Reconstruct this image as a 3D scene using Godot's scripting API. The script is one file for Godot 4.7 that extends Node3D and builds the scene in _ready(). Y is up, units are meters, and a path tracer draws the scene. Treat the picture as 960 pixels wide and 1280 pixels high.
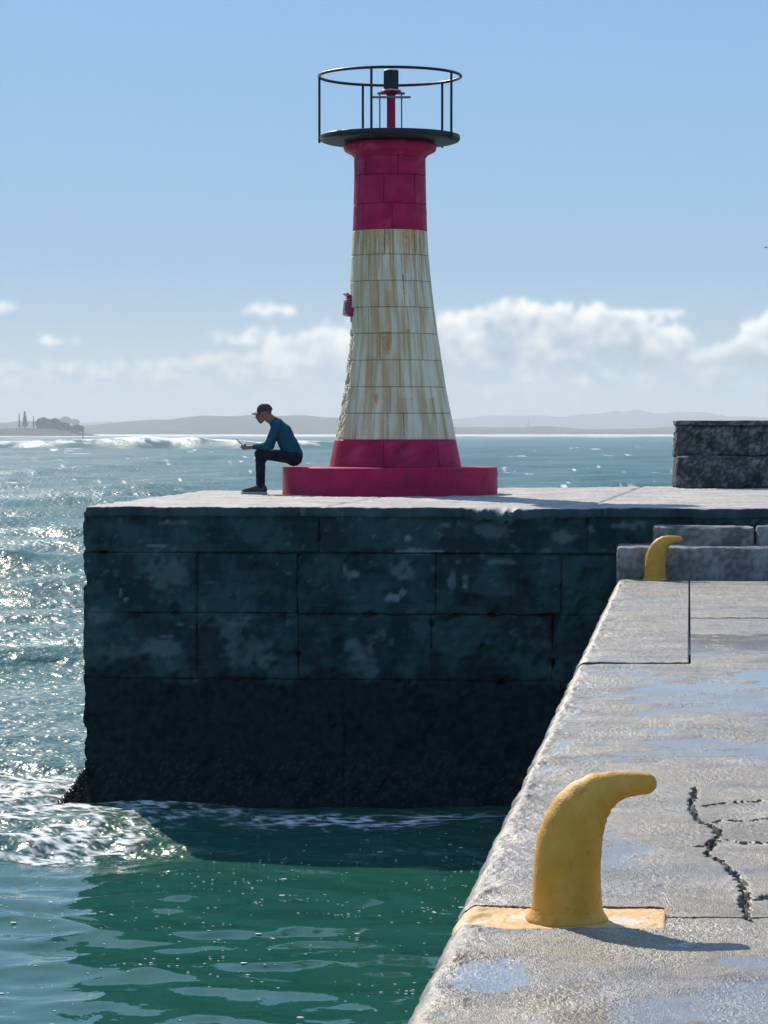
extends Node3D
# A small harbour light on a concrete pier, seen from the neighbouring quay. Water level is y = 0.

const WATER := 0.0
const DECK := 3.26          # top of the pier
const QUAY := 2.549         # top of the quay the viewer stands on
const EYE := 4.075
const LENS := 3400.0        # focal length in pixels of a 1280 pixel high picture

var noise_fbm := FastNoiseLite.new()
var noise_fine := FastNoiseLite.new()
var noise_cell := FastNoiseLite.new()
var noise_ridge := FastNoiseLite.new()
var rng := RandomNumberGenerator.new()
var used_names := {}

# ------------------------------------------------------------------ helpers
func numbered(called: String) -> String:
	if not used_names.has(called):
		used_names[called] = 0
		return called
	used_names[called] += 1
	return "%s_%03d" % [called, used_names[called]]

func tag(o: Node, label: String, category := "", group := "", kind := "") -> void:
	if label: o.set_meta("label", label)
	if category: o.set_meta("category", category)
	if group: o.set_meta("group", group)
	if kind: o.set_meta("kind", kind)

func thing(called: String, label: String, category: String, at := Vector3.ZERO, turn := 0.0, group := "") -> Node3D:
	var o := Node3D.new()
	o.name = numbered(called)
	add_child(o)
	o.position = at
	o.rotation.y = turn
	tag(o, label, category, group)
	return o

func obj(called: String, mesh: Mesh, m: Material, parent: Node = null, at := Vector3.ZERO) -> MeshInstance3D:
	var o := MeshInstance3D.new()
	o.mesh = mesh
	o.material_override = m
	o.position = at
	if parent == null:
		o.name = numbered(called)
		add_child(o)
	else:
		o.name = called
		parent.add_child(o, true)
	return o

func lin(r: float, g: float, b: float, a := 1.0) -> Color:
	var c := Color(r, g, b).linear_to_srgb()
	c.a = a
	return c

func mat(c: Color, rough := 0.7, spec := 0.5, metal := 0.0) -> StandardMaterial3D:
	var m := StandardMaterial3D.new()
	m.albedo_color = c
	m.roughness = rough
	m.metallic_specular = spec
	m.metallic = metal
	return m

func vmat(rough := 0.8, spec := 0.4) -> StandardMaterial3D:
	var m := mat(Color.WHITE, rough, spec)
	m.vertex_color_use_as_albedo = true
	return m

func sst(a: float, b: float, x: float) -> float:
	return smoothstep(a, b, x)

func mix3(a: Color, b: Color, t: float) -> Color:
	return a.lerp(b, clampf(t, 0.0, 1.0))

# Commits triangles, turned so that each faces the way its normals do.
func commit(P: PackedVector3Array, N: PackedVector3Array, I: PackedInt32Array, C := PackedColorArray(), UV := PackedVector2Array()) -> ArrayMesh:
	for k in range(0, I.size(), 3):
		var a := P[I[k]]
		if (P[I[k + 1]] - a).cross(P[I[k + 2]] - a).dot(N[I[k]] + N[I[k + 1]] + N[I[k + 2]]) > 0.0:
			var s := I[k + 1]
			I[k + 1] = I[k + 2]
			I[k + 2] = s
	var arr := []
	arr.resize(Mesh.ARRAY_MAX)
	arr[Mesh.ARRAY_VERTEX] = P
	arr[Mesh.ARRAY_NORMAL] = N
	if C.size(): arr[Mesh.ARRAY_COLOR] = C
	if UV.size(): arr[Mesh.ARRAY_TEX_UV] = UV
	arr[Mesh.ARRAY_INDEX] = I
	var me := ArrayMesh.new()
	me.add_surface_from_arrays(Mesh.PRIMITIVE_TRIANGLES, arr)
	return me

# A grid of nu x nv points (row after row of nu) as a smooth sheet; "up" says which way it faces on the whole.
func sheet(P: PackedVector3Array, nu: int, nv: int, up: Vector3, C := PackedColorArray(), UV := PackedVector2Array()) -> ArrayMesh:
	var N := PackedVector3Array()
	N.resize(P.size())
	var total := Vector3.ZERO
	for j in nv:
		var j0 := maxi(j - 1, 0) * nu
		var j1 := mini(j + 1, nv - 1) * nu
		for i in nu:
			var n := (P[j * nu + mini(i + 1, nu - 1)] - P[j * nu + maxi(i - 1, 0)]).cross(P[j1 + i] - P[j0 + i]).normalized()
			N[j * nu + i] = n
			total += n
	var s := 1.0
	if total.dot(up) < 0.0:
		s = -1.0
		for k in N.size():
			N[k] = -N[k]
	var I := PackedInt32Array()
	I.resize((nu - 1) * (nv - 1) * 6)
	var w := 0
	for j in nv - 1:
		for i in nu - 1:
			var a := j * nu + i
			if s > 0.0:
				I[w] = a; I[w + 1] = a + nu; I[w + 2] = a + 1
				I[w + 3] = a + 1; I[w + 4] = a + nu; I[w + 5] = a + nu + 1
			else:
				I[w] = a; I[w + 1] = a + 1; I[w + 2] = a + nu
				I[w + 3] = a + 1; I[w + 4] = a + nu + 1; I[w + 5] = a + nu
			w += 6
	var arr := []
	arr.resize(Mesh.ARRAY_MAX)
	arr[Mesh.ARRAY_VERTEX] = P
	arr[Mesh.ARRAY_NORMAL] = N
	if C.size(): arr[Mesh.ARRAY_COLOR] = C
	if UV.size(): arr[Mesh.ARRAY_TEX_UV] = UV
	arr[Mesh.ARRAY_INDEX] = I
	var me := ArrayMesh.new()
	me.add_surface_from_arrays(Mesh.PRIMITIVE_TRIANGLES, arr)
	return me

# Smooth normals of a triangle soup with shared vertices; normals made to point outward from the faces' own winding (counter-clockwise).
func smooth_normals(P: PackedVector3Array, I: PackedInt32Array) -> PackedVector3Array:
	var N := PackedVector3Array()
	N.resize(P.size())
	for k in range(0, I.size(), 3):
		var n := (P[I[k + 1]] - P[I[k]]).cross(P[I[k + 2]] - P[I[k]])
		N[I[k]] += n
		N[I[k + 1]] += n
		N[I[k + 2]] += n
	for k in N.size():
		N[k] = N[k].normalized()
	return N

func ticks(half: float, step: float) -> PackedFloat32Array:
	var n := maxi(2, int(ceil(2.0 * half / step)))
	var out := PackedFloat32Array()
	for i in n + 1:
		out.append(-half + 2.0 * half * i / n)
	return out

# A rough cast block: a box with rounded, chipped arrises and an uneven face. "seat" is where its centre lies, so that neighbours' roughness differs.
func rough_block(size: Vector3, cells: Vector3, r: float, amp: float, seat: Vector3, tint: Callable, chip := 0.03) -> ArrayMesh:
	var h := size / 2.0
	var lines := [ticks(h.x, cells.x), ticks(h.y, cells.y), ticks(h.z, cells.z)]
	var found := {}
	var P := PackedVector3Array()
	var C := PackedColorArray()
	var I := PackedInt32Array()
	for axis in 3:
		var ua: int = (axis + 1) % 3
		var va: int = (axis + 2) % 3
		var lu: PackedFloat32Array = lines[ua]
		var lv: PackedFloat32Array = lines[va]
		for side in [-1.0, 1.0]:
			var ids := PackedInt32Array()
			for j in lv.size():
				for i in lu.size():
					var p := Vector3.ZERO
					p[axis] = side * h[axis]
					p[ua] = lu[i]
					p[va] = lv[j]
					var key := Vector3i((p * 4000.0).round())
					var id: int = found.get(key, -1)
					if id < 0:
						var w := p + seat
						var near := 9.0
						var second := 9.0
						for q in 3:
							var e := h[q] - absf(p[q])
							if e < near:
								second = near
								near = e
							elif e < second:
								second = e
						var inner := p.clamp(-h + Vector3.ONE * r, h - Vector3.ONE * r)
						var dir := (p - inner).normalized()
						var bite := maxf(0.0, noise_fbm.get_noise_3dv(w * 9.0 + Vector3(31, 7, 3)) + 0.12) * exp(-second / 0.045) * chip * 2.2
						var push := amp * (0.8 * noise_fbm.get_noise_3dv(w * 1.7) + 0.55 * noise_fbm.get_noise_3dv(w * 5.3 + Vector3(2, 9, 4)) + 0.22 * noise_fine.get_noise_3dv(w * 24.0) + 0.35 * noise_fbm.get_noise_3dv(w * Vector3(2.0, 13.0, 2.0))) - amp * 1.8 * sst(0.22, 0.5, noise_fbm.get_noise_3dv(w * 2.6 + Vector3(6, 1, 8)))
						var at := inner + dir * (r + push) - p.normalized() * bite
						id = P.size()
						found[key] = id
						P.append(at)
						C.append(tint.call(w))
					ids.append(id)
			var nu := lu.size()
			for j in lv.size() - 1:
				for i in nu - 1:
					var a := ids[j * nu + i]
					var b := ids[j * nu + i + 1]
					var c := ids[(j + 1) * nu + i + 1]
					var d := ids[(j + 1) * nu + i]
					if side > 0.0: I.append_array(PackedInt32Array([a, b, c, a, c, d]))
					else: I.append_array(PackedInt32Array([a, c, b, a, d, c]))
	return commit(P, smooth_normals(P, I), I, C)

# A solid of revolution about y: profile points (radius, height) from bottom to top.
func lathe(profile: Array, segs: int, tint = null, wobble := 0.0) -> ArrayMesh:
	var P := PackedVector3Array()
	var C := PackedColorArray()
	for q in profile:
		for i in segs + 1:
			var a := TAU * (i % segs) / segs
			var rr: float = q.x
			if wobble > 0.0: rr += wobble * noise_fbm.get_noise_3d(cos(a) * 9.0 * q.x, q.y * 9.0, sin(a) * 9.0 * q.x)
			var p := Vector3(cos(a) * rr, q.y, sin(a) * rr)
			P.append(p)
			if tint != null: C.append(tint.call(p))
	var nu := segs + 1
	var nv := profile.size()
	var N := PackedVector3Array()
	N.resize(P.size())
	for j in nv:
		var q0: Vector2 = profile[maxi(j - 1, 0)]
		var q1: Vector2 = profile[mini(j + 1, nv - 1)]
		var t := q1 - q0
		for i in nu:
			var a := TAU * (i % segs) / segs
			N[j * nu + i] = Vector3(cos(a) * t.y, -t.x, sin(a) * t.y).normalized()
	var I := PackedInt32Array()
	for j in nv - 1:
		for i in segs:
			var a := j * nu + i
			I.append_array(PackedInt32Array([a, a + 1, a + nu, a + 1, a + nu + 1, a + nu]))
	return commit(P, N, I, C)

# A tube along points with a radius at each; ends closed with small domes.
func tube(path: Array, radii: Array, segs := 12, tint = null, bump := 0.0, bump_scale := 20.0) -> ArrayMesh:
	var pts := path.duplicate()
	var rad := radii.duplicate()
	var d0: Vector3 = (pts[0] - pts[1]).normalized()
	var dn: Vector3 = (pts[-1] - pts[-2]).normalized()
	var r0: float = rad[0]
	var rn: float = rad[-1]
	for f in [0.5, 0.85]:
		pts.append(path[-1] + dn * rn * f)
		rad.append(rn * sqrt(1.0 - f * f))
	pts.append(path[-1] + dn * rn)
	rad.append(0.0005)
	pts.push_front(path[0] + d0 * 0.001)
	rad.push_front(0.0005)
	var P := PackedVector3Array()
	var C := PackedColorArray()
	var side := Vector3.ZERO
	var n := pts.size()
	for k in n:
		var t: Vector3 = (pts[mini(k + 1, n - 1)] - pts[maxi(k - 1, 0)]).normalized()
		if side == Vector3.ZERO:
			side = t.cross(Vector3(0.31, 0.2, 0.93)).normalized()
		side = (side - t * side.dot(t)).normalized()
		var up := t.cross(side)
		for i in segs:
			var a := TAU * i / segs
			var dir := side * cos(a) + up * sin(a)
			var p: Vector3 = pts[k] + dir * rad[k]
			if bump > 0.0: p += dir * bump * (noise_fbm.get_noise_3dv(p * bump_scale) + 0.5 * noise_fine.get_noise_3dv(p * bump_scale * 5.0)) * minf(1.0, rad[k] / 0.01)
			P.append(p)
			if tint != null: C.append(tint.call(p))
	var I := PackedInt32Array()
	for k in n - 1:
		for i in segs:
			var a := k * segs + i
			var b := k * segs + (i + 1) % segs
			I.append_array(PackedInt32Array([a, b, a + segs, b, b + segs, a + segs]))
	var N := smooth_normals(P, I)
	# smooth_normals follows the winding; make sure it points away from the path
	if N[segs * 2].dot(P[segs * 2] - pts[2]) < 0.0:
		for k in N.size(): N[k] = -N[k]
	return commit(P, N, I, C)

func box_mesh(size: Vector3) -> ArrayMesh:
	return bevel_box(size, minf(0.006, minf(size.x, minf(size.y, size.z)) * 0.2))

func bevel_box(size: Vector3, r: float) -> ArrayMesh:
	var st := SurfaceTool.new()
	st.begin(Mesh.PRIMITIVE_TRIANGLES)
	var h := size / 2.0
	var corner := func(s: Vector3, ax: int) -> Vector3:
		var p := Vector3(s.x * (h.x - r), s.y * (h.y - r), s.z * (h.z - r))
		p[ax] = s[ax] * h[ax]
		return p
	var P := PackedVector3Array()
	var N := PackedVector3Array()
	var I := PackedInt32Array()
	var quad := func(a: Vector3, b: Vector3, c: Vector3, d: Vector3) -> void:
		var n := (b - a).cross(c - a).normalized()
		if n.dot(a + b + c + d) < 0.0: n = -n
		var k := P.size()
		for p in [a, b, c, d]:
			P.append(p)
			N.append(n)
		I.append_array(PackedInt32Array([k, k + 1, k + 2, k, k + 2, k + 3]))
	for ax in 3:
		var u := (ax + 1) % 3
		var v := (ax + 2) % 3
		for s in [-1.0, 1.0]:
			var q := []
			for e in [[-1.0, -1.0], [1.0, -1.0], [1.0, 1.0], [-1.0, 1.0]]:
				var g := Vector3.ZERO
				g[ax] = s; g[u] = e[0]; g[v] = e[1]
				q.append(corner.call(g, ax))
			quad.call(q[0], q[1], q[2], q[3])
			for s2 in [-1.0, 1.0]:
				var e0 := Vector3.ZERO
				e0[ax] = s; e0[u] = s2; e0[v] = -1.0
				var e1 := e0
				e1[v] = 1.0
				quad.call(corner.call(e0, ax), corner.call(e1, ax), corner.call(e1, u), corner.call(e0, u))
	for sx in [-1.0, 1.0]:
		for sy in [-1.0, 1.0]:
			for sz in [-1.0, 1.0]:
				var g := Vector3(sx, sy, sz)
				var k := P.size()
				for ax in 3:
					P.append(corner.call(g, ax))
					N.append(g.normalized())
				I.append_array(PackedInt32Array([k, k + 1, k + 2]))
	return commit(P, N, I)

# ------------------------------------------------------------------ bodies: capsules joined smoothly, meshed as surface nets
func body_mesh(bones: Array, cell: float, blend: float, fold := 0.0, cut = null) -> ArrayMesh:
	var lo := Vector3(9, 9, 9)
	var hi := -lo
	for b in bones:
		var rr: float = maxf(b[2], b[3]) + cell * 3.0
		for e in 2:
			lo = lo.min(b[e] - Vector3.ONE * rr)
			hi = hi.max(b[e] + Vector3.ONE * rr)
	var n := Vector3i(((hi - lo) / cell).ceil()) + Vector3i.ONE
	var F := PackedFloat32Array()
	F.resize(n.x * n.y * n.z)
	var k := 1.0 / blend
	for b in bones:
		var a: Vector3 = b[0]
		var c: Vector3 = b[1]
		var ra: float = b[2]
		var rb: float = b[3]
		var flat: float = b[4] if b.size() > 4 else 1.0     # squash along z
		var reach := maxf(ra, rb) + blend * 4.0 + cell * 2.0
		var i0 := Vector3i(((a.min(c) - Vector3.ONE * reach - lo) / cell).floor()).clamp(Vector3i.ZERO, n - Vector3i.ONE)
		var i1 := Vector3i(((a.max(c) + Vector3.ONE * reach - lo) / cell).ceil()).clamp(Vector3i.ZERO, n - Vector3i.ONE)
		var ac := c - a
		var l2 := maxf(ac.length_squared(), 1e-9)
		for z in range(i0.z, i1.z + 1):
			for y in range(i0.y, i1.y + 1):
				for x in range(i0.x, i1.x + 1):
					var p := lo + Vector3(x, y, z) * cell
					var t := clampf((p - a).dot(ac) / l2, 0.0, 1.0)
					var q := p - a - ac * t
					q.z /= flat
					var d := q.length() - lerpf(ra, rb, t)
					F[(z * n.y + y) * n.x + x] += exp(-clampf(d, -0.3, 0.3) * k)
	for i in F.size():
		F[i] = -log(F[i]) / k if F[i] > 0.0 else 1.0
	if fold > 0.0 or cut != null:
		for z in n.z:
			for y in n.y:
				for x in n.x:
					var i := (z * n.y + y) * n.x + x
					if absf(F[i]) < 0.05:
						var p := lo + Vector3(x, y, z) * cell
						if fold > 0.0: F[i] += fold * noise_fbm.get_noise_3dv(p * 22.0)
						if cut != null: F[i] = maxf(F[i], cut.call(p))
	var P := PackedVector3Array()
	var N := PackedVector3Array()
	var I := PackedInt32Array()
	var at := PackedInt32Array()
	at.resize(F.size())
	at.fill(-1)
	var sx := 1
	var sy := n.x
	var sz := n.x * n.y
	var off := PackedInt32Array([0, sx, sy, sx + sy, sz, sx + sz, sy + sz, sx + sy + sz])
	var edges := [[0, 1], [2, 3], [4, 5], [6, 7], [0, 2], [1, 3], [4, 6], [5, 7], [0, 4], [1, 5], [2, 6], [3, 7]]
	for z in n.z - 1:
		for y in n.y - 1:
			for x in n.x - 1:
				var i := z * sz + y * sy + x
				var inside := 0
				for c in 8:
					if F[i + off[c]] < 0.0: inside += 1
				if inside == 0 or inside == 8: continue
				var sum := Vector3.ZERO
				var m := 0
				for e in edges:
					var fa := F[i + off[e[0]]]
					var fb := F[i + off[e[1]]]
					if (fa < 0.0) == (fb < 0.0): continue
					var t := fa / (fa - fb)
					var pa := Vector3(e[0] & 1, (e[0] >> 1) & 1, e[0] >> 2)
					var pb := Vector3(e[1] & 1, (e[1] >> 1) & 1, e[1] >> 2)
					sum += pa.lerp(pb, t)
					m += 1
				at[i] = P.size()
				P.append(lo + (Vector3(x, y, z) + sum / m) * cell)
				var g := Vector3.ZERO
				for c in 8:
					g += Vector3((c & 1) * 2 - 1, ((c >> 1) & 1) * 2 - 1, (c >> 2) * 2 - 1) * F[i + off[c]]
				N.append(g.normalized())
	for z in range(1, n.z - 1):
		for y in range(1, n.y - 1):
			for x in range(1, n.x - 1):
				var i := z * sz + y * sy + x
				for ax in 3:
					var s: int = [sx, sy, sz][ax]
					if (F[i] < 0.0) == (F[i + s] < 0.0): continue
					var u: int = [sy, sz, sx][ax]
					var v: int = [sz, sx, sy][ax]
					var q := [at[i - u - v], at[i - v], at[i], at[i - u]]
					if q.min() < 0: continue
					I.append_array(PackedInt32Array([q[0], q[1], q[2], q[0], q[2], q[3]]))
	return commit(P, N, I)

# ------------------------------------------------------------------ sky
func cloud_tops(az: float) -> float:
	# height of the cumulus bank above the horizon, in radians, round the whole horizon
	var pts := [[-0.145, 0.0265], [-0.09, 0.027], [-0.06, 0.030], [-0.03, 0.036], [0.0, 0.038], [0.018, 0.0415], [0.030, 0.0425], [0.040, 0.045], [0.050, 0.0478], [0.060, 0.0455], [0.066, 0.044], [0.078, 0.0465], [0.090, 0.0435], [0.098, 0.0385], [0.106, 0.0395], [0.116, 0.032], [0.124, 0.033], [0.135, 0.0405], [0.15, 0.041]]
	var base := 0.034 + 0.013 * noise_fbm.get_noise_2d(az * 9.0, 4.0)
	if az <= pts[0][0] - 0.05 or az >= pts[-1][0] + 0.05: return base
	if az < pts[0][0]: return lerpf(base, pts[0][1], (az - pts[0][0] + 0.05) / 0.05)
	if az > pts[-1][0]: return lerpf(base, pts[-1][1], (pts[-1][0] + 0.05 - az) / 0.05)
	for k in pts.size() - 1:
		if az <= pts[k + 1][0]:
			return lerpf(pts[k][1], pts[k + 1][1], smoothstep(0.0, 1.0, (az - pts[k][0]) / (pts[k + 1][0] - pts[k][0])))
	return base

func make_sky(to_sun: Vector3) -> Sky:
	var w := 4096
	var h := 2048
	var im := Image.create(w, h, false, Image.FORMAT_RGBF)
	# clear air: paler towards the horizon (linear values, by elevation in degrees)
	var keys := [[0.0, Color(0.60, 0.71, 0.75)], [1.6, Color(0.51, 0.65, 0.74)], [3.4, Color(0.36, 0.555, 0.77)], [6.0, Color(0.30, 0.52, 0.79)], [10.5, Color(0.245, 0.465, 0.80)], [20.0, Color(0.26, 0.46, 0.78)], [45.0, Color(0.23, 0.41, 0.72)], [90.0, Color(0.15, 0.30, 0.60)]]
	var air := func(el: float) -> Color:
		for k in keys.size() - 1:
			if el <= keys[k + 1][0]:
				return (keys[k][1] as Color).lerp(keys[k + 1][1], clampf((el - keys[k][0]) / (keys[k + 1][0] - keys[k][0]), 0.0, 1.0))
		return keys[-1][1]
	var puff := FastNoiseLite.new()
	puff.seed = 21
	puff.noise_type = FastNoiseLite.TYPE_CELLULAR
	puff.cellular_return_type = FastNoiseLite.RETURN_DISTANCE
	puff.fractal_type = FastNoiseLite.FRACTAL_FBM
	puff.fractal_octaves = 2
	puff.frequency = 1.0
	for y in h:
		var el := (0.5 - (y + 0.5) / h) * 180.0
		var c: Color = air.call(maxf(el, 0.0))
		im.fill_rect(Rect2i(0, y, w, 1), c)
	# the brighter, whiter air round the sun
	for y in range(0, int(h * 0.5)):
		var el := (0.5 - (y + 0.5) / h) * PI
		for x0 in range(0, w, 8):
			var az := wrapf((x0 + 4.0) / w * TAU, -PI, PI)
			var ang := acos(clampf(Vector3(sin(az) * cos(el), sin(el), -cos(az) * cos(el)).dot(to_sun), -1.0, 1.0))
			if ang > 0.9: continue
			var k := 1.3 * exp(-ang / 0.14) - 1.3 * exp(-0.9 / 0.14)
			var c := im.get_pixel(x0, y) + Color(1.0, 0.97, 0.88) * k
			c.a = 1.0
			im.fill_rect(Rect2i(x0, y, 8, 1), c)
	var small := [[-0.042, 0.0447, 0.0105, 0.0022], [-0.048, 0.0345, 0.013, 0.0032], [-0.122, 0.0332, 0.0055, 0.0018], [-0.1125, 0.0335, 0.003, 0.0012], [-0.138, 0.0455, 0.006, 0.002], [-0.018, 0.0365, 0.009, 0.0035], [0.103, 0.0435, 0.007, 0.0012]]
	# low cloud belt, up to 4 degrees
	var y0 := int((0.5 - 3.9 / 180.0) * h)
	for y in range(y0, h / 2):
		var el := (0.5 - (y + 0.5) / h) * PI
		for x in w:
			var az := wrapf((x + 0.5) / w * TAU, -PI, PI)
			var top := cloud_tops(az)
			var q := Vector2(az, el) * 95.0
			var bil := 0.5 - puff.get_noise_3d(cos(az) * 95.0 * 1.45, q.y * 1.7, sin(az) * 95.0 * 1.45) * 0.9
			var soft := noise_fbm.get_noise_3d(cos(az) * 150.0, q.y * 2.4, sin(az) * 150.0)
			var side := 0.5 - puff.get_noise_3d(cos(az - 0.0022) * 95.0 * 1.45, (el + 0.0022) * 95.0 * 1.7, sin(az - 0.0022) * 95.0 * 1.45) * 0.9
			var big := noise_fbm.get_noise_3d(cos(az) * 60.0, q.y * 0.9 + 8.0, sin(az) * 60.0)
			# cumulus with crisp heads; thin and low where the bank is low
			var stout := sst(0.026, 0.042, top)
			var rise := (top - 0.0035 - el) / 0.012
			var dens := rise + ((bil - 0.60) * 1.35 + soft * 0.18) * lerpf(0.45, 1.0, stout)
			var cover := sst(0.0, 0.13, dens) * sst(0.0185, 0.0245, el + soft * 0.008 + big * 0.004) * lerpf(0.40, 1.0, stout)
			for s in small:
				var e: float = 1.0 - sqrt(pow((az - s[0]) / s[2], 2.0) + pow((el - s[1]) / s[3], 2.0)) + soft * 0.9 + (bil - 0.5) * 0.5
				cover = maxf(cover, sst(0.05, 0.8, e) * 0.85)
			# lit heads and flanks towards the sun, which stands up and to the left; greyer bodies
			var lift := 0.40 + 0.55 * sst(0.9, 0.0, dens) + (bil - side) * 1.5 * sst(1.6, 0.3, dens) + soft * 0.40 + big * 0.6 - 0.30 * sst(0.7, 1.7, dens)
			var grey := mix3(Color(0.46, 0.57, 0.69), Color(1.16, 1.15, 1.10), lift)
			# veils of stratus below
			var veil := sst(-0.30, 0.55, soft + 0.35 * noise_fbm.get_noise_3d(cos(az) * 40.0, el * 900.0, sin(az) * 40.0)) * sst(0.034, 0.022, el) * sst(0.002, 0.012, el)
			if cover <= 0.003 and veil <= 0.003: continue
			var c := im.get_pixel(x, y)
			c = mix3(c, Color(0.72, 0.78, 0.79), veil * 0.75)
			c = mix3(c, grey, cover * 0.92)
			im.set_pixel(x, y, c)
	var m := PanoramaSkyMaterial.new()
	m.panorama = ImageTexture.create_from_image(im)
	var s := Sky.new()
	s.sky_material = m
	return s

# ------------------------------------------------------------------ the sea
var wave := []

func make_waves() -> void:
	var r := RandomNumberGenerator.new()
	r.seed = 77
	var lam := 46.0
	while lam > 0.14:
		var a := r.randf_range(-0.85, 0.85) + (0.25 if lam < 6.0 else 0.1)
		var k := TAU / lam
		# (kx, kz, phase, slope, wavelength)
		var slope := 0.018 if lam > 22.0 else (0.052 if lam > 3.0 else 0.043)
		wave.append([k * sin(a), k * cos(a), r.randf() * TAU, slope / k, lam])
		lam *= 0.895

func sea() -> void:
	make_waves()
	var tone := Color(0.017, 0.092, 0.068)
	var rows := PackedFloat32Array()
	var d := 2.0
	while d < 17.0:
		rows.append(d)
		d += 1.2
	while d < 9000.0:
		rows.append(d)
		d += minf(d * d / (EYE * 2720.0) * 0.8, 0.0115 * d) if d < 590.0 or d > 690.0 else 2.2
	rows.append(14000.0)
	var cols := PackedFloat32Array()
	for k in 14: cols.append(-2.2 + 0.143 * k)
	var inner := 370
	for k in inner + 1: cols.append(-0.19 + 0.38 * k / inner)
	for k in 14: cols.append(0.19 + 0.143 * (k + 1))
	var nu := cols.size()
	var nv := rows.size()
	var P := PackedVector3Array()
	P.resize(nu * nv)
	var C := PackedColorArray()
	C.resize(nu * nv)
	var UV := PackedVector2Array()
	UV.resize(nu * nv)
	var froth := PackedFloat32Array()
	froth.resize(nu * nv)
	var nw := wave.size()
	var kx := PackedFloat64Array()
	var kz := PackedFloat64Array()
	var ph := PackedFloat64Array()
	var am := PackedFloat64Array()
	var la := PackedFloat64Array()
	for w in wave:
		kx.append(w[0]); kz.append(w[1]); ph.append(w[2]); am.append(w[3]); la.append(w[4])
	var near_wave := PackedFloat64Array()
	for w in wave:
		var l: float = w[4]
		near_wave.append(0.25 if l > 3.0 else (1.22 * exp(-pow(log(l / 0.85) / 0.55, 2.0)) + 0.035))
	for j in nv:
		d = rows[j]
		var still := sst(27.0, 24.5, d)
		var step := maxf(minf(d * d / (EYE * 2720.0) * 0.8, 0.0115 * d), d * 0.38 / inner)
		var swell := sst(28.0, 70.0, d) * (1.0 if d < 300.0 else 0.8)
		for i in nu:
			var x := d * cols[i]
			var z := -d
			var lee := sst(-6.5, -3.2, x) * sst(31.0, 29.0, d)          # sheltered by the pier
			var churn := 0.0
			if d < 48.0:
				var off := (d - 28.2 + 1.6 * noise_fbm.get_noise_2d(x * 0.35, d * 0.2 + 6.0)) / (2.9 if d < 28.2 else 6.5)
				churn = exp(-pow((x + 4.6) / 3.4, 2.0) - off * off) * clampf(0.95 + 0.9 * noise_fbm.get_noise_2d(x * 0.5 + 8.0, d * 0.4), 0.0, 1.3)
			var calm := lerpf(1.0, 0.55, lee * sst(24.5, 27.0, d)) + churn * 0.8
			var wx := x + 0.5 * noise_fbm.get_noise_2d(x * 0.35, z * 0.35)
			var wz := z + 0.5 * noise_fbm.get_noise_2d(x * 0.35 + 50.0, z * 0.35)
			var gust := 0.85 + 0.7 * noise_fbm.get_noise_2d(x * 0.05 + 20.0, z * 0.035) if d > 27.0 else 1.0
			var y := 0.0
			var edge := absf(cols[i]) > 0.192
			var least := step * (2.3 if not edge else 12.0)
			for k in nw:
				var lam := la[k]
				if lam < least: break
				var a := am[k]
				if lam > 8.0: a *= swell
				else: a *= lerpf(1.0, near_wave[k], still) * calm * gust * minf(1.0, lam / least - 1.0)
				if a > 0.0002: y += a * (exp(sin(kx[k] * wx + kz[k] * wz + ph[k]) - 1.0) * 1.75 - 0.82)
			# froth: lacy patches at the pier's corner and foot, white water on the roller, whitecaps, surf far off
			var f := 0.0
			if d < 40.0:
				var lace := noise_ridge.get_noise_2d(x * 1.5 + 3.0, z * 1.5)
				var lace2 := noise_ridge.get_noise_2d(x * 4.6, z * 4.6 + 9.0)
				var lace3 := noise_ridge.get_noise_2d(x * 3.4, z * 7.5 + 4.0)
				f = sst(0.03, 0.85, churn) * (0.12 + 0.50 * lace + 0.50 * lace3)
				var foot := exp(-pow((x + 0.2) / 1.9, 2.0) - pow((d - 28.2) / 1.1, 2.0))
				f = maxf(f, foot * (lace * 0.75 + lace3 * 0.30 + 0.08))
				if d < 26.5: f = maxf(f, (lace2 - 0.70) * 2.2 * sst(0.2, 0.5, noise_fbm.get_noise_2d(x * 0.8 + 12.0, z * 0.8)))
			elif d < 420.0:
				var cap := noise_fbm.get_noise_2d(x * 0.22 + 5.0, z * 0.12) + 0.35 * noise_fine.get_noise_2d(x * 1.3, z * 0.6)
				f = sst(0.40, 0.7, cap) * sst(34.0, 60.0, d) * (0.6 + 0.9 * noise_fine.get_noise_2d(x * 6.0, z * 2.4))
			elif d < 800.0:
				# a long breaking roller off the left headland
				var g := d - (640.0 + 22.0 * noise_fbm.get_noise_2d(x * 0.012, 7.0))
				var high := sst(45.0, -45.0, x) * (0.85 + 0.35 * noise_fbm.get_noise_2d(x * 0.03, 2.0))
				var roll := exp(-pow(g / (10.0 if g < 0.0 else 24.0), 2.0)) * 2.9 * high
				y += roll
				f = sst(-16.0, 0.0, g) * sst(60.0, 6.0, g) * high * 1.15 * (0.62 + 0.9 * noise_fbm.get_noise_2d(x * 0.13 + g * 0.09, g * 0.07 + 3.0)) + 0.35 * noise_fine.get_noise_2d(x * 0.35, g * 0.1) * sst(0.4, 1.0, high)
				var cap := noise_fbm.get_noise_2d(x * 0.05 + 5.0, z * 0.03)
				f = maxf(f, sst(0.50, 0.72, cap + 0.3 * noise_fine.get_noise_2d(x * 0.2, z * 0.1)))
			else:
				f = sst(800.0, 3200.0, d) * 0.62 + 0.55 * noise_fbm.get_noise_2d(x * 0.012, d * 0.012)
			if d > 1200.0: y *= 0.6
			froth[j * nu + i] = f
			P[j * nu + i] = Vector3(x, y, z)
			UV[j * nu + i] = Vector2(x, z) / 7.0
			C[j * nu + i] = tone
	var m := vmat(0.28, 0.36)
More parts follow.
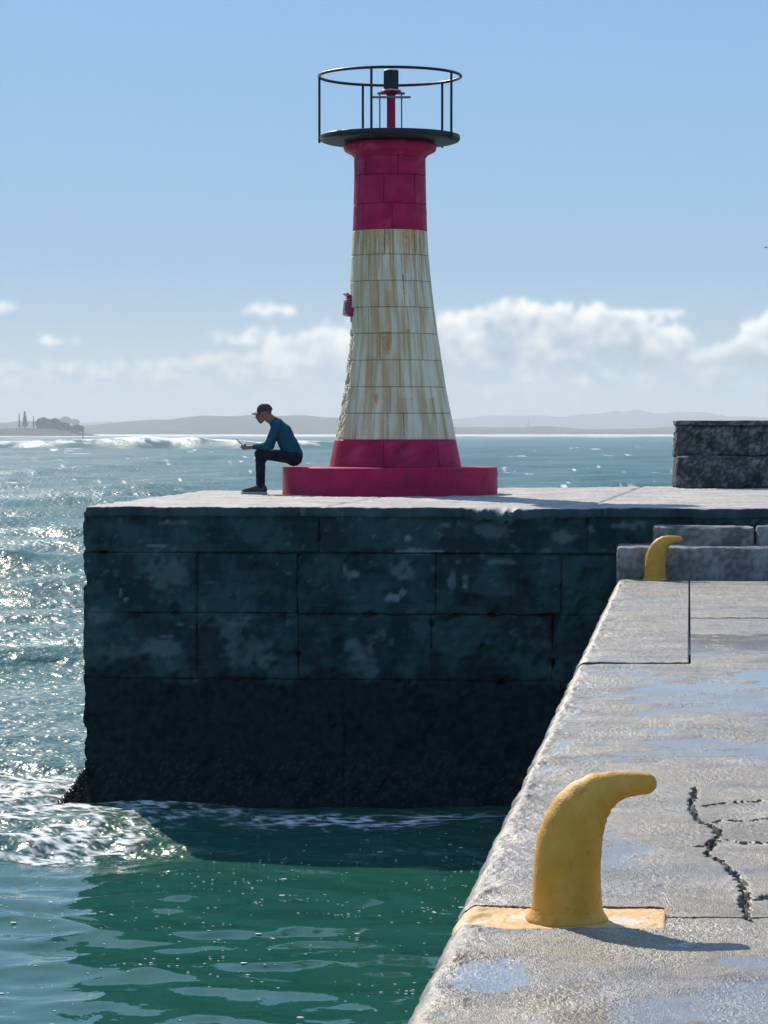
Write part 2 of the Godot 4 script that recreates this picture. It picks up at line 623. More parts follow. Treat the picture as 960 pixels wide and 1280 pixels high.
	var nt := NoiseTexture2D.new()
	var fn := FastNoiseLite.new()
	fn.seed = 5
	fn.frequency = 0.016
	fn.fractal_octaves = 4
	fn.fractal_gain = 0.55
	nt.noise = fn
	nt.width = 1024
	nt.height = 1024
	nt.seamless = true
	nt.as_normal_map = true
	nt.bump_strength = 7.0
	m.normal_enabled = true
	m.normal_texture = nt
	m.normal_scale = 0.9
	var calm_m: StandardMaterial3D = m.duplicate()
	calm_m.normal_scale = 0.07
	calm_m.roughness = 0.03
	# the sheltered water lies smoother; between the two the ripples come up by degrees
	var home: Node3D = null
	var cuts := [0, rows.bsearch(24.4), rows.bsearch(25.1), rows.bsearch(25.8), rows.bsearch(26.5), rows.bsearch(27.2), nv - 1]
	for q in 6:
		var r0: int = cuts[q]
		var r1: int = cuts[q + 1] + 1
		var strip: StandardMaterial3D = m
		if q < 5:
			strip = calm_m if q == 0 else m.duplicate()
			if q > 0:
				strip.roughness = lerpf(0.03, 0.28, q / 5.0)
				strip.normal_scale = lerpf(0.07, 0.9, q / 5.0)
		var part := sheet(P.slice(r0 * nu, r1 * nu), nu, r1 - r0, Vector3.UP, C.slice(r0 * nu, r1 * nu), UV.slice(r0 * nu, r1 * nu))
		if q == 0 or q == 5:
			home = obj("harbour_water" if q == 0 else "sea", part, strip)
			tag(home, "", "", "", "structure")
		else:
			obj("rippled_water", part, strip, home)
	# the froth lies on the water as a thin, partly open skin of bubbles
	var FP := PackedVector3Array()
	var FC := PackedColorArray()
	var FI := PackedInt32Array()
	var lut := PackedInt32Array()
	lut.resize(P.size())
	lut.fill(-1)
	for j in nv - 1:
		for i in nu - 1:
			var a := j * nu + i
			for tri in [[a, a + 1, a + nu], [a + 1, a + nu + 1, a + nu]]:
				if maxf(froth[tri[0]], maxf(froth[tri[1]], froth[tri[2]])) < 0.28: continue
				for v in tri:
					if lut[v] < 0:
						lut[v] = FP.size()
						var p := P[v]
						FP.append(p + Vector3.UP * (0.012 + 0.00006 * -p.z))
						FC.append(Color(0.74, 0.78, 0.79, 0.95 * sst(0.26, 0.70, froth[v])))
					FI.append(lut[v])
	var fm := vmat(0.75, 0.4)
	fm.transparency = BaseMaterial3D.TRANSPARENCY_ALPHA
	var fo := obj("sea_foam", commit(FP, smooth_up(FP, FI), FI, FC), fm)
	tag(fo, "white foam and surf floating on the sea", "foam", "", "stuff")
	# loose flecks of froth drifting on the green water
	var mm := MultiMesh.new()
	mm.transform_format = MultiMesh.TRANSFORM_3D
	var fleck := SphereMesh.new()
	fleck.radius = 1.0
	fleck.height = 2.0
	fleck.radial_segments = 8
	fleck.rings = 4
	mm.mesh = fleck
	var spots := []
	rng.seed = 40
	for k in 1300:
		var fx := rng.randf_range(-3.4, 2.6)
		var fd := rng.randf_range(16.5, 27.5)
		if noise_fbm.get_noise_2d(fx * 0.7 + 9.0, fd * 0.7) < rng.randf_range(-0.35, 0.25): continue
		var sz := rng.randf_range(0.0025, 0.0065) * (2.2 if rng.randf() < 0.06 else 1.0)
		spots.append(Transform3D(Basis.from_euler(Vector3(0, rng.randf() * TAU, 0)).scaled(Vector3(sz * 2.2, sz * 0.35, sz)), Vector3(fx, 0.012, -fd)))
	mm.instance_count = spots.size()
	for k in spots.size():
		var tr: Transform3D = spots[k]
		var fd := -tr.origin.z
		var jj := rows.bsearch(fd)
		var ii := clampi(int(round((tr.origin.x / fd + 0.19) / 0.38 * inner)) + 14, 0, nu - 1)
		tr.origin.y = P[jj * nu + ii].y + 0.004
		mm.set_instance_transform(k, tr)
	var fi := MultiMeshInstance3D.new()
	fi.name = "foam_flecks"
	fi.multimesh = mm
	fi.material_override = mat(lin(0.75, 0.78, 0.76), 0.6, 0.5)
	tag(fi, "small white flecks of froth drifting on green harbour water", "foam", "", "stuff")
	add_child(fi)

func smooth_up(P: PackedVector3Array, I: PackedInt32Array) -> PackedVector3Array:
	var N := PackedVector3Array()
	N.resize(P.size())
	for k in range(0, I.size(), 3):
		var n := (P[I[k + 1]] - P[I[k]]).cross(P[I[k + 2]] - P[I[k]])
		if n.y < 0.0: n = -n
		N[I[k]] += n
		N[I[k + 1]] += n
		N[I[k + 2]] += n
	for k in N.size(): N[k] = N[k].normalized()
	return N

# ------------------------------------------------------------------ far shore
func ridge(called: String, dist: float, deep: float, pts: Array, rough: float, tint: Color, seed_at: float) -> void:
	# pts: (lateral metres, height) along the crest; the land rises from the shore to the crest and falls off behind it
	var x0: float = pts[0].x
	var x1: float = pts[-1].x
	var nu := 260
	var nv := 14
	var P := PackedVector3Array()
	var C := PackedColorArray()
	for j in nv:
		var v := j / float(nv - 1)
		for i in nu:
			var x := lerpf(x0, x1, i / float(nu - 1))
			var k := 0
			while k < pts.size() - 2 and pts[k + 1].x < x: k += 1
			var a: Vector2 = pts[k]
			var b: Vector2 = pts[k + 1]
			var top := lerpf(a.y, b.y, smoothstep(0.0, 1.0, clampf((x - a.x) / (b.x - a.x), 0.0, 1.0)))
			top += rough * noise_fbm.get_noise_2d(x * 14.0 / dist * 6.0 + seed_at, 0.0)
			var prof := sst(0.0, 0.6, v) * (1.0 - 0.6 * sst(0.6, 1.0, v))
			var y := top * prof * (0.86 + 0.28 * noise_fbm.get_noise_2d(x * 40.0 / dist + seed_at, v * 6.0) * (1.0 - prof * 0.7)) - 1.5
			P.append(Vector3(x, y, -dist - v * deep))
			var n := noise_fbm.get_noise_2d(x * 90.0 / dist + seed_at, v * 14.0)
			C.append(mix3(tint, tint * 0.55 + Color(0.0, 0.008, 0.0), 0.5 + n * 1.3))
	var o := obj(called, sheet(P, nu, nv, Vector3.UP, C), vmat(0.95, 0.2))
	tag(o, "", "", "", "structure")

func far_tree(at: Vector3, height: float, width: float, pointed: bool, label: String) -> void:
	var t := thing("headland_tree", label, "tree", at, 0.0, "trees on the far headland")
	obj("trunk", tube([Vector3(0, -1.0, 0), Vector3(width * 0.02, height * 0.35, 0), Vector3(0, height * 0.9, 0)], [height * 0.035, height * 0.028, height * 0.008], 7), mat(lin(0.06, 0.05, 0.04), 0.9), t)
	var st := SurfaceTool.new()
	st.begin(Mesh.PRIMITIVE_TRIANGLES)
	for k in 420:
		var v := rng.randf()
		var p := Vector3.ZERO
		if pointed:
			var rr := width * 0.5 * (1.0 - v) * (0.75 + 0.25 * sin(v * 40.0))
			var a := rng.randf() * TAU
			p = Vector3(cos(a) * rr * sqrt(rng.randf()), height * (0.12 + 0.88 * v), sin(a) * rr * sqrt(rng.randf()))
		else:
			var dir := Vector3(rng.randfn(), rng.randfn(), rng.randfn()).normalized()
			var rad := pow(rng.randf(), 0.4) * (0.8 + 0.35 * noise_fbm.get_noise_3dv(dir * 2.0 + at * 0.1))
			p = Vector3(dir.x * width * 0.5, height * 0.62 + dir.y * height * 0.38, dir.z * width * 0.5) * Vector3(rad, 1.0, rad)
		var s := (0.05 if pointed else 0.075) * (width + height * 0.4)
		var u := Vector3(rng.randfn(), rng.randfn(), rng.randfn()).normalized() * s
		var w := u.cross(Vector3(rng.randfn(), rng.randfn(), rng.randfn())).normalized() * s
		for q in [p - u - w, p + u - w, p + u * 0.6 + w, p - u - w, p + u * 0.6 + w, p - u * 0.7 + w * 0.9]: st.add_vertex(q)
	st.generate_normals()
	obj("crown", st.commit(), mat(lin(0.035, 0.06, 0.03), 0.9, 0.2), t)

func shore() -> void:
	ridge("far_mountains", 9000.0, 1500.0, [Vector2(-3200, 15), Vector2(-1400, 45), Vector2(-300, 60), Vector2(250, 66), Vector2(500, 78), Vector2(640, 72), Vector2(760, 86), Vector2(900, 94), Vector2(1010, 88), Vector2(1110, 92), Vector2(1260, 74), Vector2(1500, 70), Vector2(2200, 40), Vector2(3600, 10)], 7.0, Color(0.10, 0.11, 0.10), 3.0)
	ridge("long_hill", 4500.0, 700.0, [Vector2(-2600, 40), Vector2(-1200, 34), Vector2(-760, 27), Vector2(-692, 26), Vector2(-640, 30), Vector2(-600, 27), Vector2(-569, 21), Vector2(-530, 21), Vector2(-475, 26), Vector2(-400, 33), Vector2(-330, 40), Vector2(-220, 42), Vector2(-150, 40), Vector2(-60, 36), Vector2(30, 28), Vector2(130, 17), Vector2(230, 17.5), Vector2(300, 19), Vector2(350, 13), Vector2(420, 13), Vector2(560, 18), Vector2(700, 15), Vector2(900, 13), Vector2(1400, 18), Vector2(2600, 10)], 2.0, Color(0.085, 0.09, 0.065), 11.0)
	ridge("low_shore", 4300.0, 260.0, [Vector2(-2400, 8), Vector2(-700, 11), Vector2(-500, 8), Vector2(-300, 11), Vector2(-120, 9), Vector2(50, 7), Vector2(180, 10), Vector2(330, 8), Vector2(600, 9), Vector2(1100, 6), Vector2(2400, 9)], 4.0, Color(0.09, 0.10, 0.06), 23.0)
	ridge("headland", 2700.0, 200.0, [Vector2(-1429, 21.7), Vector2(-667, 16.7), Vector2(-476, 10.8), Vector2(-407, 9.8), Vector2(-375, 11.3), Vector2(-362, 10.8), Vector2(-343, 11.8), Vector2(-330, 9.4), Vector2(-311, 4.9), Vector2(-299, 2.2), Vector2(-283, 0.5)], 1.6, Color(0.07, 0.075, 0.05), 31.0)
	rng.seed = 9
	for q in [[-370.0, 2803.0, 17.0, 8.0, true], [-379.0, 2827.0, 15.0, 2.4, true], [-362.0, 2811.0, 12.5, 2.2, true]]:
		far_tree(Vector3(q[0], 8.0, -q[1]), q[2], q[3], q[4], "tall pointed dark tree on the hazy far headland")
	for q in [[-352.0, 2814.0, 14.0, 19.0], [-341.0, 2808.0, 13.0, 19.0], [-329.0, 2805.0, 9.0, 16.0], [-315.0, 2795.0, 7.0, 15.0]]:
		far_tree(Vector3(q[0], 3.4, -q[1]), q[2], q[3], false, "rounded dark tree at the tip of the hazy headland")
	for q in [[-640.0, 5310.0, 8.0, 22.0], [-622.0, 5315.0, 10.0, 26.0], [-604.0, 5320.0, 6.0, 20.0]]:
		far_tree(Vector3(q[0], 16.0, -q[1]), q[2] + 6.0, q[3], false, "broad pale hazy tree on the low end of the long hill")
	var post := thing("marker_post", "thin dark marker post standing in the surf off the headland", "post", Vector3(-78.0, 0.0, -705.0))
	obj("pole", tube([Vector3(0, -3, 0), Vector3(0, 4.2, 0)], [0.09, 0.07], 8), mat(lin(0.05, 0.05, 0.055), 0.7), post)
	obj("topmark", box_mesh(Vector3(0.34, 0.34, 0.34)), mat(lin(0.06, 0.05, 0.05), 0.7), post, Vector3(0, 4.3, 0))
	var mast := thing("radio_mast", "thin mast on the low hill behind the surf", "mast", Vector3(276.0, 12.0, -5200.0))
	obj("pole", tube([Vector3(0, -2, 0), Vector3(0, 19, 0)], [0.8, 0.5], 8), mat(lin(0.2, 0.2, 0.2), 0.7), mast)
	obj("base", box_mesh(Vector3(5, 4, 5)), mat(lin(0.3, 0.3, 0.3), 0.8), mast, Vector3(0, 1, 0))
	for q in [Vector3(39.2, 23.0, -280.0), Vector3(39.6, 22.9, -279.0)]:
		var bird := thing("flying_bird", "tiny dark bird flying in the clear sky above the parapet", "bird", q, 0.5, "birds in the sky")
		obj("body", body_mesh([[Vector3(-0.16, 0, 0), Vector3(0.12, 0, 0), 0.02, 0.045], [Vector3(0.12, 0, 0), Vector3(0.2, 0.02, 0), 0.045, 0.025], [Vector3(0.02, 0.02, 0), Vector3(0.03, 0.09, 0.25), 0.02, 0.014], [Vector3(0.03, 0.09, 0.25), Vector3(-0.05, 0.04, 0.45), 0.014, 0.006], [Vector3(0.02, 0.02, 0), Vector3(0.03, 0.09, -0.25), 0.02, 0.014], [Vector3(0.03, 0.09, -0.25), Vector3(-0.05, 0.04, -0.45), 0.014, 0.006]], 0.012, 0.012), mat(lin(0.05, 0.05, 0.055), 0.8), bird)

# ------------------------------------------------------------------ pier
var scars := [[2.95, -0.71, 0.158, 0.079, 0.70], [2.88, -0.69, 0.061, 0.105, 0.60], [4.05, -0.81, 0.079, 0.193, 0.50], [4.19, -0.83, 0.044, 0.158, 0.95], [3.44, -0.98, 0.114, 0.061, 0.95], [3.52, -0.94, 0.044, 0.105, 0.70], [3.48, -0.69, 0.140, 0.140, 0.40], [4.14, -0.59, 0.351, 0.061, 0.35], [3.74, -0.48, 0.368, 0.026, 0.80], [3.22, -1.42, 0.175, 0.105, 0.45], [3.04, -1.53, 0.210, 0.105, 0.35], [3.39, -1.46, 0.070, 0.140, 0.35], [3.09, -1.74, 0.210, 0.175, 0.25], [4.66, -0.59, 0.193, 0.035, 0.50], [0.89, -0.76, 0.351, 0.193, 0.22], [0.41, -0.96, 0.026, 0.079, 0.90], [0.46, -1.02, 0.053, 0.035, 0.90], [0.81, -0.43, 0.158, 0.022, 0.70], [0.54, -0.50, 0.193, 0.022, 0.40], [0.96, -0.17, 0.175, 0.026, 0.35], [1.07, -1.29, 0.053, 0.026, 0.60], [0.94, -1.42, 0.123, 0.022, 0.50], [1.81, -1.52, 0.421, 0.263, 0.25], [0.85, -1.55, 0.263, 0.105, 0.28], [0.41, -1.60, 0.219, 0.105, 0.20], [1.24, -1.86, 0.035, 0.053, 0.60], [0.15, -1.20, 0.123, 0.088, 0.25], [3.57, -0.34, 0.035, 0.053, 0.80], [4.53, -0.24, 0.351, 0.105, 0.30], [4.01, -0.19, 0.105, 0.035, 0.50], [5.23, -0.32, 0.210, 0.088, 0.35], [5.58, -0.24, 0.088, 0.070, 0.50], [5.89, -0.19, 0.263, 0.053, 0.40]]

func pier_tint(w: Vector3) -> Color:
	var n := noise_fbm.get_noise_3dv(w * 1.6)
	var f := noise_fine.get_noise_3dv(w * 9.0)
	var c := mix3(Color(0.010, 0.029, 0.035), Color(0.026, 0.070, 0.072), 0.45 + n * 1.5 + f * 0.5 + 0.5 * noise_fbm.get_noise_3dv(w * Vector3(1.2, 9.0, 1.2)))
	# plaster and lichen left on the drier upper half
	var dry := sst(-2.2, -0.9, w.y + n * 0.5)
	var patch := sst(0.16, 0.34, noise_fbm.get_noise_3dv(w * Vector3(1.5, 1.9, 1.5) + Vector3(40, 3, 0)) + f * 0.10)
	c = mix3(c, Color(0.034, 0.078, 0.076), patch * dry * 0.5)
	var pick := sst(0.40, 0.52, noise_fbm.get_noise_3dv(w * Vector3(5.0, 7.0, 5.0) + Vector3(4, 83, 0)) + f * 0.10)
	c = mix3(c, Color(0.13, 0.17, 0.17), pick * dry * 0.4)
	for q in scars:
		var e := Vector2((w.x - q[0]) / q[2], (w.y - q[1]) / q[3])
		if e.length_squared() < 4.0:
			c = mix3(c, Color(0.17, 0.22, 0.22), sst(0.1, 0.5, 1.0 - e.length() + n * 0.9 + f * 0.5) * q[4])
	# weed below the tide line
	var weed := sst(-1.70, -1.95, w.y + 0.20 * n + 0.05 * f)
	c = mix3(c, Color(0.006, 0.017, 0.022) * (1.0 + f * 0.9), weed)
	# barnacles in the splash of the waterline
	var shell := sst(0.30, 0.42, noise_fine.get_noise_3dv(w * 26.0)) * sst(-2.55, -2.95, w.y + 0.3 * n)
	return mix3(c, Color(0.07, 0.085, 0.085), shell * 0.35)

func deck_tint(w: Vector3) -> Color:
	var n := noise_fbm.get_noise_3dv(w * 1.2)
	var f := noise_fine.get_noise_3dv(w * 13.0)
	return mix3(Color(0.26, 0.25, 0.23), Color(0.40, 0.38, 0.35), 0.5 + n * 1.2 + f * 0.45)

func pier() -> Node3D:
	var p := thing("concrete_pier", "broad dark concrete block pier carrying the lighthouse, wet weed at its foot", "pier", Vector3(-3.30, DECK, -29.8), deg_to_rad(-5.5))
	var wall := vmat(0.72, 0.16)
	var top := vmat(0.75, 0.36)
	# core and deck
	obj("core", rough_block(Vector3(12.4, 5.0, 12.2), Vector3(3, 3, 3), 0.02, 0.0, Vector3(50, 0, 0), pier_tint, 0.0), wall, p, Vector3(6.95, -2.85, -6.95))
	var nu := 520
	var nv := 70
	var P := PackedVector3Array()
	var C := PackedColorArray()
	for j in nv:
		var v := pow(maxi(j - 1, 0) / float(nv - 2), 1.3)
		for i in nu:
			var u := 0.02 + 10.5 * i / float(nu - 1)
			var back := (8.0 + 0.55 * u) * v
			var n := noise_fbm.get_noise_2d(u * 1.1, back * 1.1)
			var f := noise_fine.get_noise_2d(u * 12.0, back * 12.0)
			var y := 0.012 * n + 0.006 * f
			# chipped front arris, worst near the middle
			var worn := maxf(0.0, noise_fbm.get_noise_2d(u * 3.3, 2.0)) * 0.02 + 0.09 * exp(-pow((u - 4.55) / 0.28, 2.0)) * (0.6 + 0.8 * noise_fine.get_noise_2d(u * 9.0, 0.5))
			y -= worn * exp(-back / 0.10)
			# open joints across the deck
			for q in [2.62, 5.51, 8.3]:
				y -= 0.03 * exp(-pow((u - q - 0.02 * n - back * 0.05) / 0.02, 2.0)) * sst(0.25, 0.6, back)
			var front := 0.012 + 0.02 * n + 0.008 * f
			if j == 0 or i == 0: y -= 0.10
			elif j == 1: y -= 0.012 + 0.006 * f
			P.append(Vector3(u, y, -back + front * exp(-back / 0.1)))
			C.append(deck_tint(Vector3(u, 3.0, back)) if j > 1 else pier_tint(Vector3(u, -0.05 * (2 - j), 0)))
	obj("deck", sheet(P, nu, nv, Vector3.UP, C), top, p)
	# facing blocks: courses from the cap down; each row lists the joints along the front
	var k := 100.0 / 114.1 / 100.0
	var courses := [[0.0, -0.50, [103, 400, 732, 1010, 1290]], [-0.50, -1.165, [103, 246, 373, 545, 700, 860, 1080, 1290]], [-1.165, -1.885, [103, 246, 374, 540, 690, 850, 1060, 1290]], [-1.885, -3.30, [103, 431, 700, 1000, 1290]], [-3.30, -5.2, [103, 560, 980, 1290]]]
	for row in courses.size():
		var y1: float = courses[row][0] + (0.004 if row > 0 else -0.055)
		var y0: float = courses[row][1] - 0.004
		var xs: Array = courses[row][2]
		for b in xs.size() - 1:
			var u0: float = (xs[b] - 103) * k - 0.004
			var u1: float = (xs[b + 1] - 103) * k + 0.004
			var seen: float = 0.026 if row < 4 and u0 < 6.5 else 0.12
			var proud := rng.randf_range(0.0, 0.022) if row > 0 else 0.02
			var size := Vector3(u1 - u0, y1 - y0, 1.3 + proud)
			var at := Vector3((u0 + u1) / 2.0, (y0 + y1) / 2.0, -1.3 / 2.0 + proud / 2.0 - 0.04)
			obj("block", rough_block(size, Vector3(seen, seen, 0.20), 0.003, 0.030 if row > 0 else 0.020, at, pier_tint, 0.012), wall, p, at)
		# blocks down the sea side
		for q in 5:
			var z0 := 1.34 + q * 1.62
			var size := Vector3(1.0, y1 - y0, 1.59)
			var at := Vector3(0.5 + rng.randf_range(-0.02, 0.03), (y0 + y1) / 2.0, -z0 - 0.80)
			if z0 + 1.6 < 9.5: obj("block", rough_block(size, Vector3(0.2, 0.07, 0.07), 0.03, 0.02, at + Vector3(9, 0, row * 7.0), pier_tint, 0.04), wall, p, at)
	# back wall of the pier towards the open sea
	# steps up from the quay, against the pier's face; in pieces as cast
	for s in [[6.22, 7.28, -0.178, -0.72, 0.48], [7.30, 8.75, -0.172, -0.72, 0.49], [5.84, 7.65, -0.378, -0.95, 0.96], [7.67, 9.2, -0.372, -0.95, 0.97]]:
		var size := Vector3(s[1] - s[0], s[2] - s[3], s[4])
		var at := Vector3((s[0] + s[1]) / 2.0, (s[2] + s[3]) / 2.0, s[4] / 2.0 + 0.03)
		obj("step", rough_block(size, Vector3(0.03, 0.03, 0.06), 0.025, 0.012, at + Vector3(0, 0, 33), step_tint, 0.03), wall, p, at)
	return p

func step_tint(w: Vector3) -> Color:
	var n := noise_fbm.get_noise_3dv(w * 2.0)
	var f := noise_fine.get_noise_3dv(w * 14.0)
	return mix3(Color(0.11, 0.118, 0.115), Color(0.29, 0.285, 0.26), 0.35 + n * 1.3 + f * 0.9)

func parapet() -> void:
	var p := thing("parapet_wall", "low dark rubble parapet of two stepped courses beside open water", "wall", Vector3(4.25, DECK, -39.55), deg_to_rad(-3.0))
	var wall := vmat(0.8, 0.2)
	var tint := func(w: Vector3) -> Color:
		var n := noise_fbm.get_noise_3dv(w * 3.0)
		var f := noise_fine.get_noise_3dv(w * 16.0)
		return mix3(Color(0.040, 0.048, 0.052), Color(0.21, 0.215, 0.205), 0.18 + n * 0.9 + f * 1.2)
	for q in 3:
		var l := 1.95
		obj("lower_block", rough_block(Vector3(l - 0.004, 0.47, 1.14), Vector3(0.03, 0.03, 0.1), 0.02, 0.035, Vector3(q * 2.0, 3, 0), tint, 0.03), wall, p, Vector3(l * (q + 0.5) - 0.01, 0.225, -0.43))
		obj("upper_block", rough_block(Vector3(l - 0.004, 0.46, 0.80), Vector3(0.03, 0.03, 0.1), 0.02, 0.05, Vector3(q * 2.0, 9, 0), tint, 0.03), wall, p, Vector3(l * (q + 0.5) + 0.005, 0.69, -0.59))
		obj("coping", rough_block(Vector3(l - 0.004, 0.075, 0.90), Vector3(0.04, 0.025, 0.1), 0.01, 0.008, Vector3(q * 2.0, 15, 0), tint, 0.015), wall, p, Vector3(l * (q + 0.5), 0.945, -0.58))

func mussels() -> void:
	var t := thing("mussel_clump", "clump of black mussels clinging to the pier's corner at the waterline", "mussels", Vector3(-3.31, 0.0, -29.72))
	rng.seed = 55
	var st := SurfaceTool.new()
	st.begin(Mesh.PRIMITIVE_TRIANGLES)
	var shell := SphereMesh.new()
	shell.radius = 1.0
	shell.height = 2.0
	shell.radial_segments = 7
	shell.rings = 4
	for k in 420:
		var h := pow(rng.randf(), 1.3) * 0.42 - 0.06
		var wide := 0.28 * (1.0 - sst(-0.05, 0.40, h)) + 0.015
		var p := Vector3(-rng.randf() * wide + 0.03, h, rng.randf_range(-0.35, 0.12))
		var s := rng.randf_range(0.012, 0.026)
		st.append_from(shell, 0, Transform3D(Basis.from_euler(Vector3(rng.randf() * 6.0, rng.randf() * 6.0, rng.randf() * 6.0)).scaled_local(Vector3(s, s * 1.7, s * 0.8)), p))
	var sh := obj("shells", st.commit(), mat(lin(0.012, 0.012, 0.016), 0.35, 0.5), t)
	sh.set_meta("kind", "stuff")
	obj("rock", body_mesh([[Vector3(0.02, -0.4, -0.05), Vector3(0.02, 0.30, -0.05), 0.19, 0.03], [Vector3(-0.08, -0.4, -0.1), Vector3(-0.08, 0.05, -0.1), 0.2, 0.08]], 0.02, 0.03, 0.02), mat(lin(0.015, 0.016, 0.016), 0.6), t)

# ------------------------------------------------------------------ quay
const EDGE0 := -0.744
const LEAN := 0.112
var cracks := [[Vector2(11.633, 0.782), Vector2(11.158, 0.758), Vector2(10.900, 0.764), Vector2(10.676, 0.789), Vector2(10.546, 0.816), Vector2(10.418, 0.858), Vector2(10.173, 0.858), Vector2(9.845, 0.817), Vector2(9.734, 0.836), Vector2(9.644, 0.861), Vector2(9.433, 0.894), Vector2(9.199, 0.926), Vector2(9.008, 0.933), Vector2(8.794, 0.931), Vector2(8.562, 0.933), Vector2(8.423, 0.935)],
	[Vector2(10.546, 0.816), Vector2(10.654, 0.882), Vector2(10.632, 0.960), Vector2(10.698, 1.056), Vector2(10.764, 1.185)],
	[Vector2(10.134, 0.855), Vector2(10.016, 0.815), Vector2(9.959, 0.765)],
	[Vector2(10.114, 0.875), Vector2(10.055, 0.963), Vector2(10.114, 1.084)],
	[Vector2(11.039, 0.806), Vector2(11.134, 0.889), Vector2(11.206, 1.005), Vector2(11.279, 1.139)],
	[Vector2(8.794, 0.939), Vector2(8.884, 1.003), Vector2(8.915, 1.083)]]
var ponds := [[15.7, 1.05, 1.05, 0.75, 1.0, "wide puddle mirroring blue sky just before the dark gap in the quay"], [13.05, 1.15, 0.50, 0.70, 1.0, "thin streaky puddle between the cracked concrete and the widest puddle"], [7.15, 0.95, 0.55, 0.55, 1.0, "broad puddle on the slab before the orange painted strip"], [7.62, 0.22, 0.16, 0.07, 0.9, "small blue puddle near the quay's rounded edge before the painted strip"], [9.75, 0.46, 0.45, 0.15, 0.75, "faint damp puddle beside the cracked concrete behind the painted strip"], [17.0, 1.5, 0.5, 0.6, 0.9, "shallow puddle touching the cross joint where the edge blocks begin"], [19.6, 1.6, 0.5, 0.5, 0.8, "shallow puddle on the inner slab beside the long joint of the edge blocks"]]

func seg_far(p: Vector2, a: Vector2, b: Vector2) -> float:
	var ab := b - a
	return (p - a - ab * clampf((p - a).dot(ab) / ab.length_squared(), 0.0, 1.0)).length()

func quay_low(d: float, t: float) -> float:
	# shallow hollows of the slab, in metres below its level
	var low := 0.0
	var n := noise_fbm.get_noise_2d(d * 2.2, t * 1.6)
	for q in ponds:
		var ed: float = (d - q[0]) / q[2]
		if ed > 2.2 or ed < -2.2: continue
		var et: float = (t - q[1]) / q[3]
		low += exp(-ed * ed - et * et) * q[4]
	return 0.0060 * sst(0.1, 0.9, low + n * 0.75) + 0.0018 * n

var pebble := 0.0

func quay_top(d: float, t: float, low: float) -> float:
	var grit := noise_fine.get_noise_2d(d * 85.0, t * 85.0)
	var grit2 := noise_cell.get_noise_2d(d * 70.0, t * 70.0)
	pebble = grit2
	var worn := sst(-0.15, 0.25, noise_fine.get_noise_2d(d * 0.9 + 30.0, t * 2.0))     # smooth trowelled or rough exposed aggregate
	var y := 0.0015 * grit * (0.5 + worn) + 0.0034 * (grit2 + 0.4) * (0.25 + 0.75 * worn)
	y += 0.003 * noise_fbm.get_noise_2d(d * 4.0, t * 4.0) + 0.0016 * noise_fine.get_noise_2d(d * 24.0, t * 20.0)
	y -= low
	if d > 8.4 and d < 12.4 and t > 0.55:
		var p := Vector2(d + 0.06 * noise_fbm.get_noise_2d(d * 11.0, t * 11.0), t + 0.025 * noise_fbm.get_noise_2d(d * 11.0 + 9.0, t * 11.0))
		for c in cracks:
			var near := 9.0
			if absf(d - c[0].x) > 3.5: continue
			for k in c.size() - 1: near = minf(near, seg_far(p, c[k], c[k + 1]))
			var wide := 0.007 + 0.022 * maxf(0.0, noise_fbm.get_noise_2d(d * 14.0, t * 14.0 + 5.0))
			y -= 0.08 * sst(wide, wide * 0.4, near)
	return y

func quay_tint(d: float, t: float, low: float) -> Color:
	var n := noise_fbm.get_noise_2d(d * 1.1 + 3.0, t * 0.8)
	var f := noise_fine.get_noise_2d(d * 60.0, t * 60.0)
	var m := noise_fbm.get_noise_2d(d * 7.0, t * 2.5)
	var c := mix3(Color(0.33, 0.33, 0.335), Color(0.46, 0.405, 0.31), 0.5 + n * 2.2 + m * 0.6)
	var stone := pebble
	c = c * (1.10 + 0.55 * f - 0.45 * sst(-0.45, -0.15, stone) + 0.35 * m)
	var bare := sst(0.34, 0.46, noise_fine.get_noise_2d(d * 2.0 + 70.0, t * 2.0) + 0.2 * f)
	c = mix3(c, c * 1.30, bare)
	# damp stains with uneven outlines, and tan silt
	var damp := sst(0.08, 0.30, noise_fbm.get_noise_2d(d * 1.5 + 11.0, t * 1.1 + 4.0) + 0.12 * f + 0.2 * m)
	c = mix3(c, c * Color(0.56, 0.56, 0.59), damp)
	var silt := sst(0.16, 0.34, noise_fbm.get_noise_2d(d * 1.2 + 91.0, t * 0.9) + 0.15 * m)
	c = mix3(c, Color(0.46, 0.385, 0.27) * (1.0 + 0.35 * f), silt * 0.75)
	# damp concrete round the standing water
	return mix3(c, c * 0.60, sst(0.0008, 0.0032, low + 0.001 * m))

